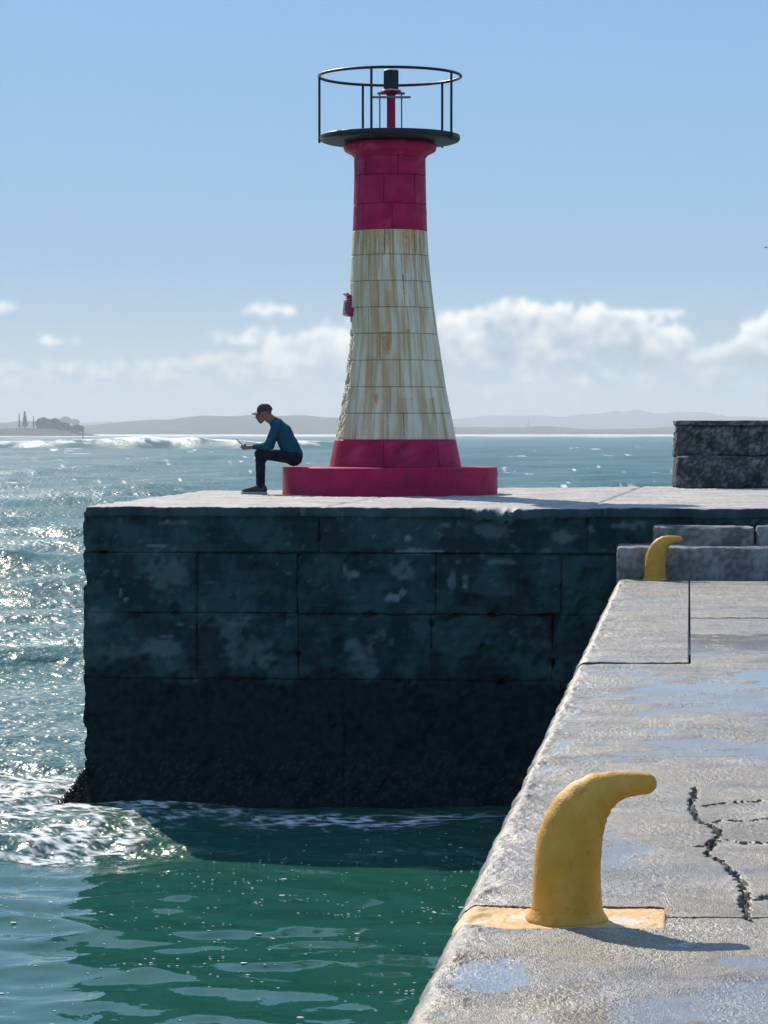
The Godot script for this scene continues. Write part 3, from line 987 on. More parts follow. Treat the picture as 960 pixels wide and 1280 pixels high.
func slab(called: String, parent: Node3D, near: Callable, far: Callable, t0: float, t1: float, m: Material, fine := 1.0, tint = null, edge := false, lift := 0.0) -> void:
	var rows := PackedFloat32Array()
	var a: float = near.call(t0)
	var b: float = far.call(t0)
	var d := a
	while d < b:
		rows.append((d - a) / (b - a))
		d += clampf(d * d / (1.526 * 2720.0) * 0.74 * fine, 0.004, 0.3)
	rows.append(1.0)
	var mid := lerpf(a, b, 0.35)
	var ws := []
	var R := 0.075
	if edge:
		for q in [-0.9, -0.5, -0.3, -0.2, -0.15, -0.11]: ws.append(q)
		for q in 14: ws.append(-R + 2.0 * R * q / 13.0)
	else:
		ws.append_array([0.0, 0.0, 0.002, 0.006])
	var w: float = R + 0.006 if edge else 0.012
	while w < t1 - t0 - 0.012:
		ws.append(w)
		w += mid / 2720.0 * 1.6 * fine
	ws.append_array([t1 - t0 - 0.012, t1 - t0 - 0.005, t1 - t0 - 0.001, t1 - t0])
	var nu := ws.size()
	var vs := [0.0, 0.0, 0.0]
	for q in rows: vs.append(q)
	vs.append_array([1.0, 1.0])
	var nv := vs.size()
	var P := PackedVector3Array()
	P.resize(nu * nv)
	var C := PackedColorArray()
	C.resize(nu * nv)
	for j in nv:
		for i in nu:
			var ww: float = ws[i]
			var t := t0 + maxf(ww, 0.0)
			var dd := lerpf(a, b, vs[j])
			dd += (near.call(t) - a) * maxf(0.0, 1.0 - (dd - a) / 0.8) + (far.call(t) - b) * maxf(0.0, 1.0 - (b - dd) / 0.8)
			var low := quay_low(dd, t)
			var y := lift + quay_top(dd, t, low)
			var x := t
			var skirt := 0.0
			if j == 0 or j == nv - 1: skirt = 0.16
			elif j == 1 or j == nv - 2: skirt = 0.010
			if i == nu - 1 or (not edge and i == 0): skirt = 0.16
			elif i == nu - 2 or (not edge and i == 1): skirt = maxf(skirt, 0.010)
			if edge:
				var rough := 0.022 * noise_fbm.get_noise_2d(dd * 2.6, 1.0 + ww * 3.0) + 0.004 * noise_fine.get_noise_2d(dd * 22.0, ww * 22.0)
				if ww < R:
					var phi := clampf((ww + R) / (2.0 * R), 0.0, 1.0) * PI / 2.0
					x = t0 + R - R * cos(phi)
					y = y * sin(phi) - R + R * sin(phi)
					if ww < -R: y += ww + R
					x += rough * cos(phi)
					y += rough * sin(phi)
				else:
					y += rough * exp(-(ww - R) / 0.08)
			P[j * nu + i] = Vector3(EDGE0 + LEAN * dd + x, QUAY + y - skirt, -dd)
			C[j * nu + i] = tint.call(dd, t) if tint != null else quay_tint(dd, t, low)
	obj(called, sheet(P, nu, nv, Vector3.UP, C), m, parent)

func yellow_tint(d: float, t: float) -> Color:
	var n := noise_fbm.get_noise_2d(d * 6.0, t * 4.0)
	var f := noise_fine.get_noise_2d(d * 40.0, t * 18.0)
	var c := mix3(Color(0.58, 0.36, 0.14), Color(0.66, 0.47, 0.25), 0.5 + n)
	c = mix3(c, Color(0.42, 0.19, 0.04), sst(0.25, 0.5, f + n * 0.6) * 0.6)
	return mix3(c, Color(0.55, 0.52, 0.48), sst(0.30, 0.42, n + f * 0.3))

func quay() -> void:
	var p := thing("stone_quay", "sunlit wet grey concrete quay with rounded worn edge, cracks and puddles", "quay")
	var wet := vmat(0.44, 0.5)
	var gn := FastNoiseLite.new()
	gn.seed = 61
	gn.frequency = 0.085
	gn.fractal_octaves = 3
	gn.fractal_gain = 0.6
	var gt := NoiseTexture2D.new()
	gt.noise = gn
	gt.width = 1024
	gt.height = 1024
	gt.seamless = true
	gt.as_normal_map = true
	gt.bump_strength = 9.0
	wet.normal_enabled = true
	wet.normal_texture = gt
	wet.normal_scale = 0.8
	var sp := NoiseTexture2D.new()
	sp.noise = gn
	sp.width = 1024
	sp.height = 1024
	sp.seamless = true
	var ramp := Gradient.new()
	ramp.set_color(0, Color(0.35, 0.35, 0.36))
	ramp.set_color(1, Color(1.0, 1.0, 1.0))
	sp.color_ramp = ramp
	wet.albedo_texture = sp
	wet.uv1_triplanar = true
	wet.uv1_world_triplanar = true
	wet.uv1_scale = Vector3.ONE * 1.5
	var paint := vmat(0.7, 0.4)
	var fixed := func(v: float) -> Callable: return func(_t: float) -> float: return v
	var strip_near := func(t: float) -> float: return lerpf(8.335, 8.50, sst(0.668, 0.682, t))
	var strip_far := func(t: float) -> float: return lerpf(8.71, 8.525, sst(0.668, 0.682, t))
	slab("slab", p, fixed.call(5.6), strip_near, 0.0, 2.3, wet, 1.0, null, true)
	slab("painted_strip", p, fixed.call(8.345), fixed.call(8.70), 0.0, 0.679, paint, 1.0, yellow_tint, true, -0.006)
	slab("slab", p, strip_far, fixed.call(17.86), 0.0, 2.3, wet, 1.0, null, true)
	slab("edge_block", p, fixed.call(17.92), fixed.call(23.6), 0.0, 0.75, wet, 1.0, null, true, 0.006)
	slab("edge_block", p, fixed.call(23.63), fixed.call(28.24), 0.0, 0.752, wet, 1.0, null, true)
	slab("slab", p, fixed.call(17.9), fixed.call(22.3), 0.762, 2.3, wet, 1.0, null, false, -0.004)
	slab("slab", p, fixed.call(22.34), fixed.call(28.0), 0.763, 2.3, wet, 1.0)
	slab("slab", p, fixed.call(5.6), fixed.call(15.0), 2.33, 5.0, wet, 5.0)
	slab("slab", p, fixed.call(15.03), fixed.call(27.7), 2.33, 5.0, wet, 4.0)
	slab("slab", p, fixed.call(-2.5), fixed.call(5.57), 0.0, 5.0, wet, 40.0, null, true)
	# quay body below
	var wall := vmat(0.7, 0.4)
	for q in 6:
		for r in 3:
			var d0 := -2.5 + q * 5.1
			var size := Vector3(5.15, 1.58, 5.07)
			var dd := d0 + 2.55
			var at := Vector3(EDGE0 + LEAN * dd + 2.575 + 0.03, QUAY - 0.86 - r * 1.6 - 0.06, -dd)
			var st := MeshInstance3D.new()
			st.name = "wall_block"
			st.mesh = rough_block(size, Vector3(1.2, 0.16, 0.16), 0.04, 0.03, at, func(w: Vector3) -> Color: return pier_tint(w + Vector3(0, -QUAY, 0)), 0.05)
			st.material_override = wall
			st.transform = Transform3D(Basis(Vector3(1, 0, 0), Vector3(0, 1, 0), Vector3(-LEAN, 0, 1)), at)
			p.add_child(st, true)
	# standing water in the hollows
	var water := mat(lin(0.9, 0.95, 1.0, 0.04), 0.05, 0.40)
	water.transparency = BaseMaterial3D.TRANSPARENCY_ALPHA
	for q in ponds:
		var ext: float = 1.9
		var P := PackedVector3Array()
		var nu := 40
		var nv := 40
		var lo := maxf(0.09, q[1] - q[3] * ext)
		var hi := minf(2.28, q[1] + q[3] * ext)
		var da: float = q[0] - q[2] * ext
		var db: float = minf(q[0] + q[2] * ext, 28.0)
		if q[0] < 8.0: db = minf(db, 8.2)
		for j in nv:
			for i in nu:
				var d := lerpf(da, db, j / float(nv - 1))
				var t := lerpf(lo, hi, i / float(nu - 1))
				P.append(Vector3(EDGE0 + LEAN * d + t, QUAY - 0.0032 + 0.0002 * noise_fbm.get_noise_2d(d * 6.0, t * 9.0), -d))
		var o := obj("puddle", sheet(P, nu, nv, Vector3.UP), water, null)
		tag(o, q[5], "puddle", "puddles on the quay", "")

# ------------------------------------------------------------------ bollards
func bollard_tint(p: Vector3) -> Color:
	var n := noise_fbm.get_noise_3dv(p * 7.0)
	var f := noise_fine.get_noise_3dv(p * 45.0)
	var c := mix3(Color(0.55, 0.265, 0.025), Color(0.64, 0.335, 0.055), 0.5 + n * 1.2 + f * 0.3)
	var spot := sst(0.44, 0.54, noise_fbm.get_noise_3dv(p * Vector3(30, 16, 30) + Vector3(5, 5, 5)) + f * 0.15)
	return mix3(c, Color(0.26, 0.10, 0.02), spot * 0.55)

var horn_grain: NoiseTexture2D

func bollard(d: float, t: float, label: String) -> void:
	var b := thing("mooring_bollard", label, "bollard", Vector3(EDGE0 + LEAN * d + t, QUAY - 0.006, -d), 0.14, "yellow mooring horns along the quay")
	var s := 1.0 / 403.0
	var ctr := [[708, 1152, 47], [708, 1142, 45.5], [708, 1125, 44], [708, 1100, 42.5], [709, 1078, 42], [711, 1058, 41.5], [716, 1038, 39.5], [724, 1020, 36.5], [735, 1006, 32.5], [749, 995, 27.5], [765, 988, 21], [781, 984.5, 17], [797, 983.5, 15], [811, 984, 13.5]]
	var path := []
	var rad := []
	for q in ctr.size() - 1:
		for e in 6:
			var u := e / 6.0
			path.append(Vector3((lerpf(ctr[q][0], ctr[q + 1][0], u) - 708) * s, (1154 - lerpf(ctr[q][1], ctr[q + 1][1], u)) * s, 0))
			rad.append(lerpf(ctr[q][2], ctr[q + 1][2], u) * s)
	path.append(Vector3((811 - 708) * s, (1154 - 983.5) * s, 0))
	rad.append(13.5 * s)
	var m := vmat(0.62, 0.40)
	var gn := FastNoiseLite.new()
	gn.seed = 71
	gn.frequency = 0.05
	gn.fractal_octaves = 3
	if horn_grain == null:
		horn_grain = NoiseTexture2D.new()
		horn_grain.noise = gn
		horn_grain.width = 512
		horn_grain.height = 512
		horn_grain.seamless = true
		horn_grain.as_normal_map = true
		horn_grain.bump_strength = 6.0
	m.normal_enabled = true
	m.normal_texture = horn_grain
	m.normal_scale = 0.45
	m.uv1_triplanar = true
	m.uv1_scale = Vector3.ONE * 3.2
	obj("horn", tube(path, rad, 72, bollard_tint, 0.0016, 13.0), m, b)
	obj("weld_collar", lathe([Vector2(0.128, -0.006), Vector2(0.131, 0.002), Vector2(0.126, 0.010), Vector2(0.118, 0.022), Vector2(0.112, 0.035)], 40, bollard_tint, 0.006), m, b)

# ------------------------------------------------------------------ lighthouse
var streaks := []

func white_paint() -> ImageTexture:
	var w := 768
	var h := 640
	var im := Image.create(w, h, false, Image.FORMAT_RGB8)
	rng.seed = 123
	# (angle in turns, top, length, width, strength): where rust has run down the paint. v = 0 at the top of the white band
	var runs := []
	for q in [[0.33, 0.0, 0.12, 0.07, 0.5], [0.310, 0.0, 0.34, 0.006, 0.9], [0.300, 0.22, 0.20, 0.004, 1.0], [0.322, 0.0, 0.30, 0.004, 0.7], [0.335, 0.0, 0.33, 0.005, 0.7], [0.350, 0.0, 0.26, 0.008, 0.8], [0.366, 0.0, 0.16, 0.012, 0.9], [0.232, 0.0, 0.14, 0.010, 0.8], [0.215, 0.02, 0.22, 0.006, 0.5], [0.195, 0.0, 0.30, 0.004, 0.5], [0.262, 0.0, 0.13, 0.010, 0.6], [0.285, 0.0, 0.12, 0.006, 0.6], [0.225, 0.49, 0.14, 0.034, 0.95], [0.205, 0.50, 0.22, 0.020, 0.6], [0.240, 0.30, 0.34, 0.018, 0.45], [0.305, 0.48, 0.20, 0.010, 0.6], [0.325, 0.50, 0.14, 0.008, 0.5], [0.195, 0.78, 0.07, 0.010, 0.7], [0.270, 0.80, 0.14, 0.040, 0.35], [0.25, 0.6, 0.35, 0.03, 0.35], [0.37, 0.8, 0.16, 0.02, 0.45], [0.20, 0.25, 0.5, 0.045, 0.38], [0.23, 0.62, 0.3, 0.05, 0.42], [0.17, 0.6, 0.4, 0.03, 0.4]]: runs.append([0.5 - q[0], q[1], q[2], q[3], q[4]])
	for k in 46: runs.append([rng.randf_range(0.04, 0.46), 0.0, rng.randf_range(0.04, 0.30), rng.randf_range(0.003, 0.014), rng.randf_range(0.5, 1.0)])
	for k in 60: runs.append([rng.randf(), [0.0, 0.12, 0.245, 0.37, 0.49, 0.62, 0.745][rng.randi() % 7], rng.randf_range(0.05, 0.3), rng.randf_range(0.003, 0.012), rng.randf_range(0.15, 0.5)])
	for x in w:
		var u := x / float(w)
		var here := []
		for q in runs:
			if absf(u - q[0]) < q[3] * 1.8: here.append(q)
		for y in h:
			var v := y / float(h)
			var px := cos(u * TAU) * 3.0
			var pz := sin(u * TAU) * 3.0
			var n := noise_fbm.get_noise_3d(px * 1.3, v * 3.0, pz * 1.3)
			var streaky := noise_fbm.get_noise_3d(px * 3.6, v * 1.6, pz * 3.6)
			var fine := noise_fine.get_noise_3d(px * 16.0, v * 40.0, pz * 16.0)
			var c := mix3(Color(0.62, 0.59, 0.45), Color(0.46, 0.37, 0.20), 0.4 + n * 1.3 + streaky * 0.6)
			var rust := 0.0
			for q in here:
				var du: float = absf(u - q[0])
				var dv: float = (v - q[1]) / q[2]
				if dv < -0.02 or dv > 1.0: continue
				var ww: float = q[3] * (1.15 - 0.7 * dv) * (1.0 + 0.5 * streaky)
				rust = maxf(rust, q[4] * sst(ww, ww * 0.35, du) * sst(-0.02, 0.03, dv) * sst(1.0, 0.55, dv))
			rust *= 0.95 + 0.6 * fine + 0.5 * streaky
			c = mix3(c, Color(0.43, 0.19, 0.04), minf(rust, 1.0) * 0.95)
			c = mix3(c, Color(0.20, 0.08, 0.03), sst(0.85, 1.15, rust) * 0.6)
			c = mix3(c, Color(0.30, 0.25, 0.15), sst(0.18, 0.5, streaky + 0.3 * fine) * 0.5)
			c = c * (1.0 + 0.08 * fine)
			im.set_pixel(x, y, c.clamp().linear_to_srgb())
	return ImageTexture.create_from_image(im)

func red_tint(p: Vector3) -> Color:
	var n := noise_fbm.get_noise_3dv(p * 4.0)
	var f := noise_fine.get_noise_3dv(p * 30.0)
	var c := mix3(Color(0.28, 0.003, 0.050), Color(0.40, 0.010, 0.084), 0.5 + 1.3 * n + 0.5 * f)
	var run := noise_fbm.get_noise_3dv(p * Vector3(11.0, 1.6, 11.0))
	c = mix3(c, Color(0.17, 0.008, 0.035), sst(0.18, 0.45, run + 0.2 * f) * 0.6)
	return mix3(c, Color(0.44, 0.07, 0.13), sst(0.26, 0.5, noise_fbm.get_noise_3dv(p * 2.6 + Vector3(7, 2, 1)) + 0.25 * f) * 0.45)

# One block of a ring course: a bevelled piece of a cone's shell, uneven on its face.
func ring_block(rb: float, rt: float, y0: float, y1: float, a0: float, a1: float, v_top: float, v_bottom: float, spall: bool, s0: float, s1: float) -> ArrayMesh:
	var gap := 0.0016 / rb
	a0 += gap
	a1 -= gap
	var us := [a0, a0, a0 + 0.012 / rb]
	var parts := 24 if spall else 8
	for k in range(1, parts): us.append(lerpf(a0, a1, k / float(parts)))
	us.append_array([a1 - 0.012 / rb, a1, a1])
	var h := y1 - y0
	var vs := [y0 + 0.002, y0 + 0.002, y0 + 0.010]
	var tiers := 16 if spall else 7
	for k in range(1, tiers): vs.append(lerpf(y0, y1, k / float(tiers)))
	vs.append_array([y1 - 0.010, y1 - 0.002, y1 - 0.002])
	var P := PackedVector3Array()
	var C := PackedColorArray()
	var UV := PackedVector2Array()
	var nu := us.size()
	var nv := vs.size()
	for j in nv:
		for i in nu:
			var a: float = us[i]
			var y: float = vs[j]
			var f := (y - y0) / h
			var r := lerpf(rb, rt, f)
			var dir := Vector3(cos(a), 0, sin(a))
			var p := dir * r + Vector3(0, y, 0)
			var n := noise_fbm.get_noise_3dv(p * 6.0) * 0.004 + noise_fine.get_noise_3dv(p * 30.0) * 0.0012
			if i == 0 or i == nu - 1 or j == 0 or j == nv - 1: n -= 0.05
			elif i == 1 or i == nu - 2 or j == 1 or j == nv - 2: n -= 0.0032
			if spall:
				var weather := sst(0.55, 0.18, absf(angle_difference(a, PI - 0.03)))
				var hollow := noise_fbm.get_noise_3dv(p * 7.0 + Vector3(3, 3, 3)) + 0.5 * noise_fine.get_noise_3dv(p * 14.0)
				n -= weather * (0.012 + 0.085 * clampf(hollow + 0.30, 0.0, 1.0))
			P.append(p + dir * n + Vector3(lerpf(s0, s1, f), 0, 0))
			C.append(red_tint(p))
			UV.append(Vector2(a / TAU, lerpf(v_bottom, v_top, f)))
	var up := Vector3(cos((a0 + a1) / 2.0), 0, sin((a0 + a1) / 2.0))
	return sheet(P, nu, nv, up, C, UV)

func lighthouse() -> void:
	var t := thing("lighthouse", "small red and rust-streaked white masonry lighthouse with railed black gallery", "lighthouse", Vector3(0.078, DECK, -35.8))
	var red := vmat(0.5, 0.26)
	var white := mat(Color.WHITE, 0.6, 0.45)
	white.albedo_texture = white_paint()
	var dark := mat(lin(0.007, 0.011, 0.016), 0.42, 0.35)
	# heights above the deck from the picture's rows: 95 pixels a metre here, the eye 0.815 above the deck
	var hy := func(row: float) -> float: return 0.815 + (540.0 - row) / 95.0
	# plinth: a broad round step, painted red, its paint worn along the arris
	var pr := 1.41
	var ph: float = hy.call(583.5)
	var plinth_tint := func(p: Vector3) -> Color:
		var n := noise_fbm.get_noise_3dv(p * 3.0)
		var f := noise_fine.get_noise_3dv(p * 24.0)
		var c := mix3(Color(0.32, 0.003, 0.054), Color(0.41, 0.010, 0.076), 0.5 + n + 0.4 * f)
		return mix3(c, Color(0.16, 0.02, 0.03), sst(0.28, 0.42, noise_fbm.get_noise_3dv(p * 7.0 + Vector3(9, 0, 0)) + 0.2 * f) * 0.7)
	var prof := []
	for k in 9: prof.append(Vector2(pr + 0.004, -0.02 + (ph + 0.0) * k / 9.0))
	prof.append_array([Vector2(pr + 0.002, ph - 0.010), Vector2(pr - 0.002, ph - 0.003), Vector2(pr - 0.010, ph), Vector2(pr - 0.15, ph + 0.002), Vector2(1.1, ph + 0.003), Vector2(0.5, ph + 0.004)])
	obj("plinth", lathe(prof, 160, plinth_tint, 0.012), red, t)
	# courses: (row top, row bottom, radius bottom, radius top, shift of the axis)
	var rows := [583.5, 549.5, 517.0, 484.5, 451.5, 418.5, 386.0, 353.5, 321.0, 290.0, 258.0, 222.0, 199.0]
	var radii := [0.872, 0.800, 0.737, 0.676, 0.628, 0.585, 0.556, 0.533, 0.509, 0.489, 0.478, 0.470, 0.470]
	var shift := [0.070, 0.070, 0.066, 0.06, 0.055, 0.045, 0.026, 0.008, 0.0, 0.0, 0.0, 0.0, 0.0]
	for k in rows.size() - 1:
		var y0: float = hy.call(rows[k])
		var y1: float = hy.call(rows[k + 1])
		var is_white := k >= 1 and k <= 8
		var count := 7
		var turn := fmod(k * 0.5, 1.0) * TAU / count + 0.12 * sin(k * 2.3)
		# mortar behind the joints
		obj("mortar_core", lathe([Vector2(radii[k] - 0.021, y0), Vector2(radii[k + 1] - 0.021, y1)], 48), mat(lin(0.34, 0.31, 0.24), 0.9) if is_white else mat(lin(0.26, 0.004, 0.045), 0.8), t, Vector3(shift[k], 0, 0))
		for q in count:
			var a0 := TAU * q / count + turn
			var wide := 0.35 * sin(q * 5.1 + k) * 0.12
			obj("block", ring_block(radii[k], radii[k + 1], y0, y1, a0 + 0.05 * sin(q * 5.1 + k), a0 + TAU / count + 0.05 * sin((q + 1) % count * 5.1 + k), (8 - k) / 8.0, (9 - k) / 8.0, k >= 1 and k <= 5, shift[k], shift[k + 1]), white if is_white else red, t)
	# flaring capital under the gallery
	var cap := []
	for q in [[199.5, 0.462], [199, 0.472], [197, 0.486], [194.5, 0.515], [192.5, 0.56], [191, 0.592], [189, 0.606], [186, 0.610], [183, 0.604], [180.5, 0.58], [180, 0.3]]:
		cap.append(Vector2(q[1], hy.call(q[0])))
	obj("capital", lathe(cap, 64, red_tint, 0.004), red, t)
	# gallery: slab, ring rail, five stanchions
	var g0: float = hy.call(180.0)
	var gt: float = hy.call(170.5)
	var gal := [Vector2(0.3, g0), Vector2(0.86, g0 + 0.004), Vector2(0.905, g0 + 0.02), Vector2(0.922, g0 + 0.04), Vector2(0.922, gt - 0.02), Vector2(0.915, gt - 0.004), Vector2(0.90, gt), Vector2(0.0, gt + 0.004)]
	obj("gallery_floor", lathe(gal, 72, null, 0.006), dark, t)
	var ring_y: float = hy.call(97.5)
	var rail := obj("guard_rail", lathe_ring(0.93, 0.019, ring_y), dark, t)
	for a in [180.0, 105.0, 31.0, -41.0, -113.0]:
		var rr := deg_to_rad(a)
		var p0 := Vector3(cos(rr) * 0.925, gt - 0.10, sin(rr) * 0.925)
		obj("stanchion", tube([p0, Vector3(p0.x, ring_y, p0.z)], [0.017, 0.017], 10), dark, rail)
	# lantern on its red post
	var lam := obj("lantern_post", lathe([Vector2(0.058, gt), Vector2(0.056, hy.call(122.0)), Vector2(0.062, hy.call(120.0)), Vector2(0.135, hy.call(117.5)), Vector2(0.135, hy.call(116.0)), Vector2(0.02, hy.call(115.5))], 24, red_tint), red, t, Vector3(0.015, 0, 0))
	var grey := mat(lin(0.32, 0.33, 0.34), 0.5)
	var lb: float = hy.call(114.5)
	var base := obj("lantern_base", box_mesh(Vector3(0.19, 0.025, 0.19)), grey, lam, Vector3(0, lb - 0.005, 0))
	base.rotation.y = 0.80
	var lens := obj("lantern", bevel_box(Vector3(0.150, 0.245, 0.150), 0.012), mat(lin(0.004, 0.012, 0.018), 0.35, 0.3), lam, Vector3(0, lb + 0.128, 0))
	lens.rotation.y = 0.80
	var hood := obj("lantern_hood", lathe([Vector2(0.10, lb + 0.25), Vector2(0.095, lb + 0.262), Vector2(0.06, lb + 0.272), Vector2(0.0, lb + 0.276)], 20), grey, lam)
	obj("bracket_plate", box_mesh(Vector3(0.36, 0.018, 0.12)), mat(lin(0.28, 0.05, 0.09), 0.5), lam, Vector3(0, hy.call(118.6), 0))
	obj("cross_bar", box_mesh(Vector3(0.515, 0.026, 0.05)), mat(lin(0.14, 0.16, 0.18), 0.5), lam, Vector3(0, hy.call(124.0), 0.06))
	for q in [-0.148, 0.138]:
		obj("stay_rod", tube([Vector3(q, gt, 0.02), Vector3(q, hy.call(118.6), 0.02)], [0.0095, 0.0095], 8), mat(lin(0.10, 0.03, 0.05), 0.5), lam)
	# small red box fixed to the tower's side, tilted out with the wall's batter
	var bx := obj("side_box", bevel_box(Vector3(0.155, 0.245, 0.20), 0.012), red_box(), t, Vector3(-0.505, hy.call(384.5), 0.07))
	bx.rotation = Vector3(0, 0.25, -0.10)
	obj("hood", bevel_box(Vector3(0.14, 0.02, 0.22), 0.006), red_box(), bx, Vector3(-0.045, 0.135, 0)).rotation.z = -0.5
	obj("face_frame", bevel_box(Vector3(0.02, 0.20, 0.17), 0.005), red_box(), bx, Vector3(-0.082, -0.01, 0))
	obj("face_glass", bevel_box(Vector3(0.012, 0.13, 0.11), 0.003), mat(lin(0.03, 0.02, 0.025), 0.2), bx, Vector3(-0.092, -0.01, 0))

func red_box() -> StandardMaterial3D:
	return mat(lin(0.26, 0.01, 0.07), 0.4, 0.5)

func lathe_ring(R: float, r: float, y: float) -> ArrayMesh:
	var m := TorusMesh.new()
	m.inner_radius = R - r
	m.outer_radius = R + r
	m.rings = 72
	m.ring_segments = 10
	var st := SurfaceTool.new()
	st.begin(Mesh.PRIMITIVE_TRIANGLES)
	st.append_from(m, 0, Transform3D(Basis(), Vector3(0, y, 0)))
	return st.commit()

# ------------------------------------------------------------------ the person
func person() -> void:
	var t := thing("person", "person in dark cap and blue top sitting on the red plinth looking at a phone", "person", Vector3(0.078 - 1.41, DECK + 0.004, -35.60))
	var skin := mat(lin(0.20, 0.105, 0.065), 0.5, 0.45)
	skin.subsurf_scatter_enabled = true
	skin.subsurf_scatter_strength = 0.1
	var k := 0.001535
	var at := func(zx: float, zy: float, z: float) -> Vector3: return Vector3((zx - 497.0) * k, (893.0 - zy) * k, z)
	var hip: Array = []
	var knee: Array = []
	var ankle: Array = []
	var shoulder: Array = []
	var elbow: Array = []
	var wrist: Array = []
	for s in [1.0, -1.0]:
		hip.append(at.call(588, 578, 0.095 * s))
		knee.append(at.call(312 + 6 * s, 552, 0.13 * s))
		ankle.append(at.call(312 + 8 * s, 828, 0.12 * s))
		shoulder.append(at.call(452, 312, 0.165 * s))
		elbow.append(at.call(385, 482, 0.205 * s))
		wrist.append(at.call(252, 492, 0.07 * s))
	var pelvis: Vector3 = at.call(592, 572, 0)
	var belly: Vector3 = at.call(560, 488, 0)
	var chest: Vector3 = at.call(500, 375, 0)
	var nape: Vector3 = at.call(438, 280, 0)
	var skull: Vector3 = at.call(346, 200, 0)
	# head and body as one continuous figure
	var bones := [[pelvis, belly, 0.105, 0.10, 1.35], [belly, chest, 0.10, 0.105, 1.45], [chest, nape, 0.105, 0.055, 1.3], [nape, at.call(385, 236, 0), 0.055, 0.052]]
	for s in 2:
		bones.append([hip[s], knee[s], 0.075, 0.052])
		bones.append([knee[s], ankle[s], 0.050, 0.036])
		bones.append([ankle[s], ankle[s] + Vector3(-0.14, -0.075, 0), 0.036, 0.03])
		bones.append([shoulder[s], elbow[s], 0.050, 0.040])
		bones.append([elbow[s], wrist[s], 0.040, 0.026])
	var body := obj("body", body_mesh(bones, 0.014, 0.012), skin, t)
	# head with brow, nose, lips, chin, ears
	var head := [[skull + Vector3(0.012, 0.012, 0), skull + Vector3(-0.012, 0.010, 0), 0.082, 0.080, 0.86], [skull + Vector3(-0.03, -0.03, 0), skull + Vector3(-0.045, -0.098, 0), 0.060, 0.036, 0.9],
		[skull + Vector3(-0.05, -0.118, 0), skull + Vector3(-0.058, -0.112, 0), 0.024, 0.022, 1.2], [skull + Vector3(-0.088, -0.022, 0), skull + Vector3(-0.107, -0.062, 0), 0.010, 0.015, 0.9], [skull + Vector3(-0.084, -0.092, 0), skull + Vector3(-0.085, -0.085, 0), 0.016, 0.016, 1.5],
		[skull + Vector3(-0.079, -0.006, -0.03), skull + Vector3(-0.079, -0.006, 0.03), 0.013, 0.013], [at.call(398, 262, 0), skull + Vector3(0.02, -0.05, 0), 0.055, 0.056],
		[skull + Vector3(0.012, -0.012, 0.078), skull + Vector3(0.006, -0.040, 0.074), 0.014, 0.010, 0.5], [skull + Vector3(0.012, -0.012, -0.078), skull + Vector3(0.006, -0.040, -0.074), 0.014, 0.010, 0.5]]
	var hd := obj("head", body_mesh(head, 0.006, 0.006), skin, body)
	for s in [-1.0, 1.0]:
		obj("eye", body_mesh([[skull + Vector3(-0.083, -0.026, 0.03 * s), skull + Vector3(-0.084, -0.026, 0.031 * s), 0.011, 0.011]], 0.004, 0.003), mat(lin(0.05, 0.04, 0.035), 0.2), body)
	obj("hair", body_mesh([[skull + Vector3(0.030, -0.010, 0), skull + Vector3(0.045, -0.045, 0), 0.072, 0.045, 0.92]], 0.006, 0.005), mat(lin(0.02, 0.016, 0.014), 0.7), body)
	# dark cap with a peak
	var cloth := mat(lin(0.040, 0.036, 0.046), 0.85, 0.3)
	var cap := obj("cap", body_mesh([[skull + Vector3(0.020, 0.030, 0), skull + Vector3(-0.016, 0.032, 0), 0.087, 0.085, 0.88]], 0.006, 0.005, 0.0, func(p: Vector3) -> float: return (skull.y + 0.012 + 0.18 * (p.x - skull.x)) - p.y), cloth, t)
	var brim := PackedVector3Array()
	for j in 9:
		for i in 15:
			var a := lerpf(-1.15, 1.15, i / 14.0)
			var reach := j / 8.0
			var base := Vector3(-cos(a) * 0.086, 0.0, sin(a) * 0.074)
			brim.append(skull + Vector3(-0.010, 0.010, 0) + base + Vector3(-0.080 * reach * cos(a * 0.7), -0.026 * reach - 0.022 * sin(a) * sin(a), 0.004 * reach * sin(a)))
	obj("peak", thick(brim, 15, 9, 0.006), cloth, cap)
	# blue long-sleeved top
	var blue := mat(lin(0.004, 0.070, 0.105), 0.85, 0.2)
	var top := [[pelvis + Vector3(0.008, 0.012, 0), belly, 0.118, 0.116, 1.34], [belly, chest, 0.116, 0.122, 1.42], [chest, at.call(452, 305, 0), 0.122, 0.085, 1.45], [at.call(452, 300, 0), at.call(424, 272, 0), 0.080, 0.060, 1.0]]
	for s in 2:
		top.append([shoulder[s], elbow[s], 0.064, 0.054])
		top.append([elbow[s], wrist[s] + (elbow[s] - wrist[s]).normalized() * 0.02, 0.053, 0.034])
	obj("sweater", body_mesh(top, 0.010, 0.012, 0.010), blue, t)
	# dark trousers
	var navy := mat(lin(0.007, 0.012, 0.024), 0.85, 0.2)
	var legs := [[pelvis + Vector3(0.012, -0.022, 0.05), pelvis + Vector3(0.012, -0.022, -0.05), 0.104, 0.104, 1.1]]
	for s in 2:
		legs.append([hip[s], knee[s], 0.088, 0.066])
		legs.append([knee[s], ankle[s], 0.066, 0.050])
	obj("trousers", body_mesh(legs, 0.010, 0.014, 0.010), navy, t)
	# trainers with pale soles
	var shoe_dark := mat(lin(0.035, 0.036, 0.04), 0.8)
	var sole_mat := mat(lin(0.42, 0.41, 0.40), 0.7)
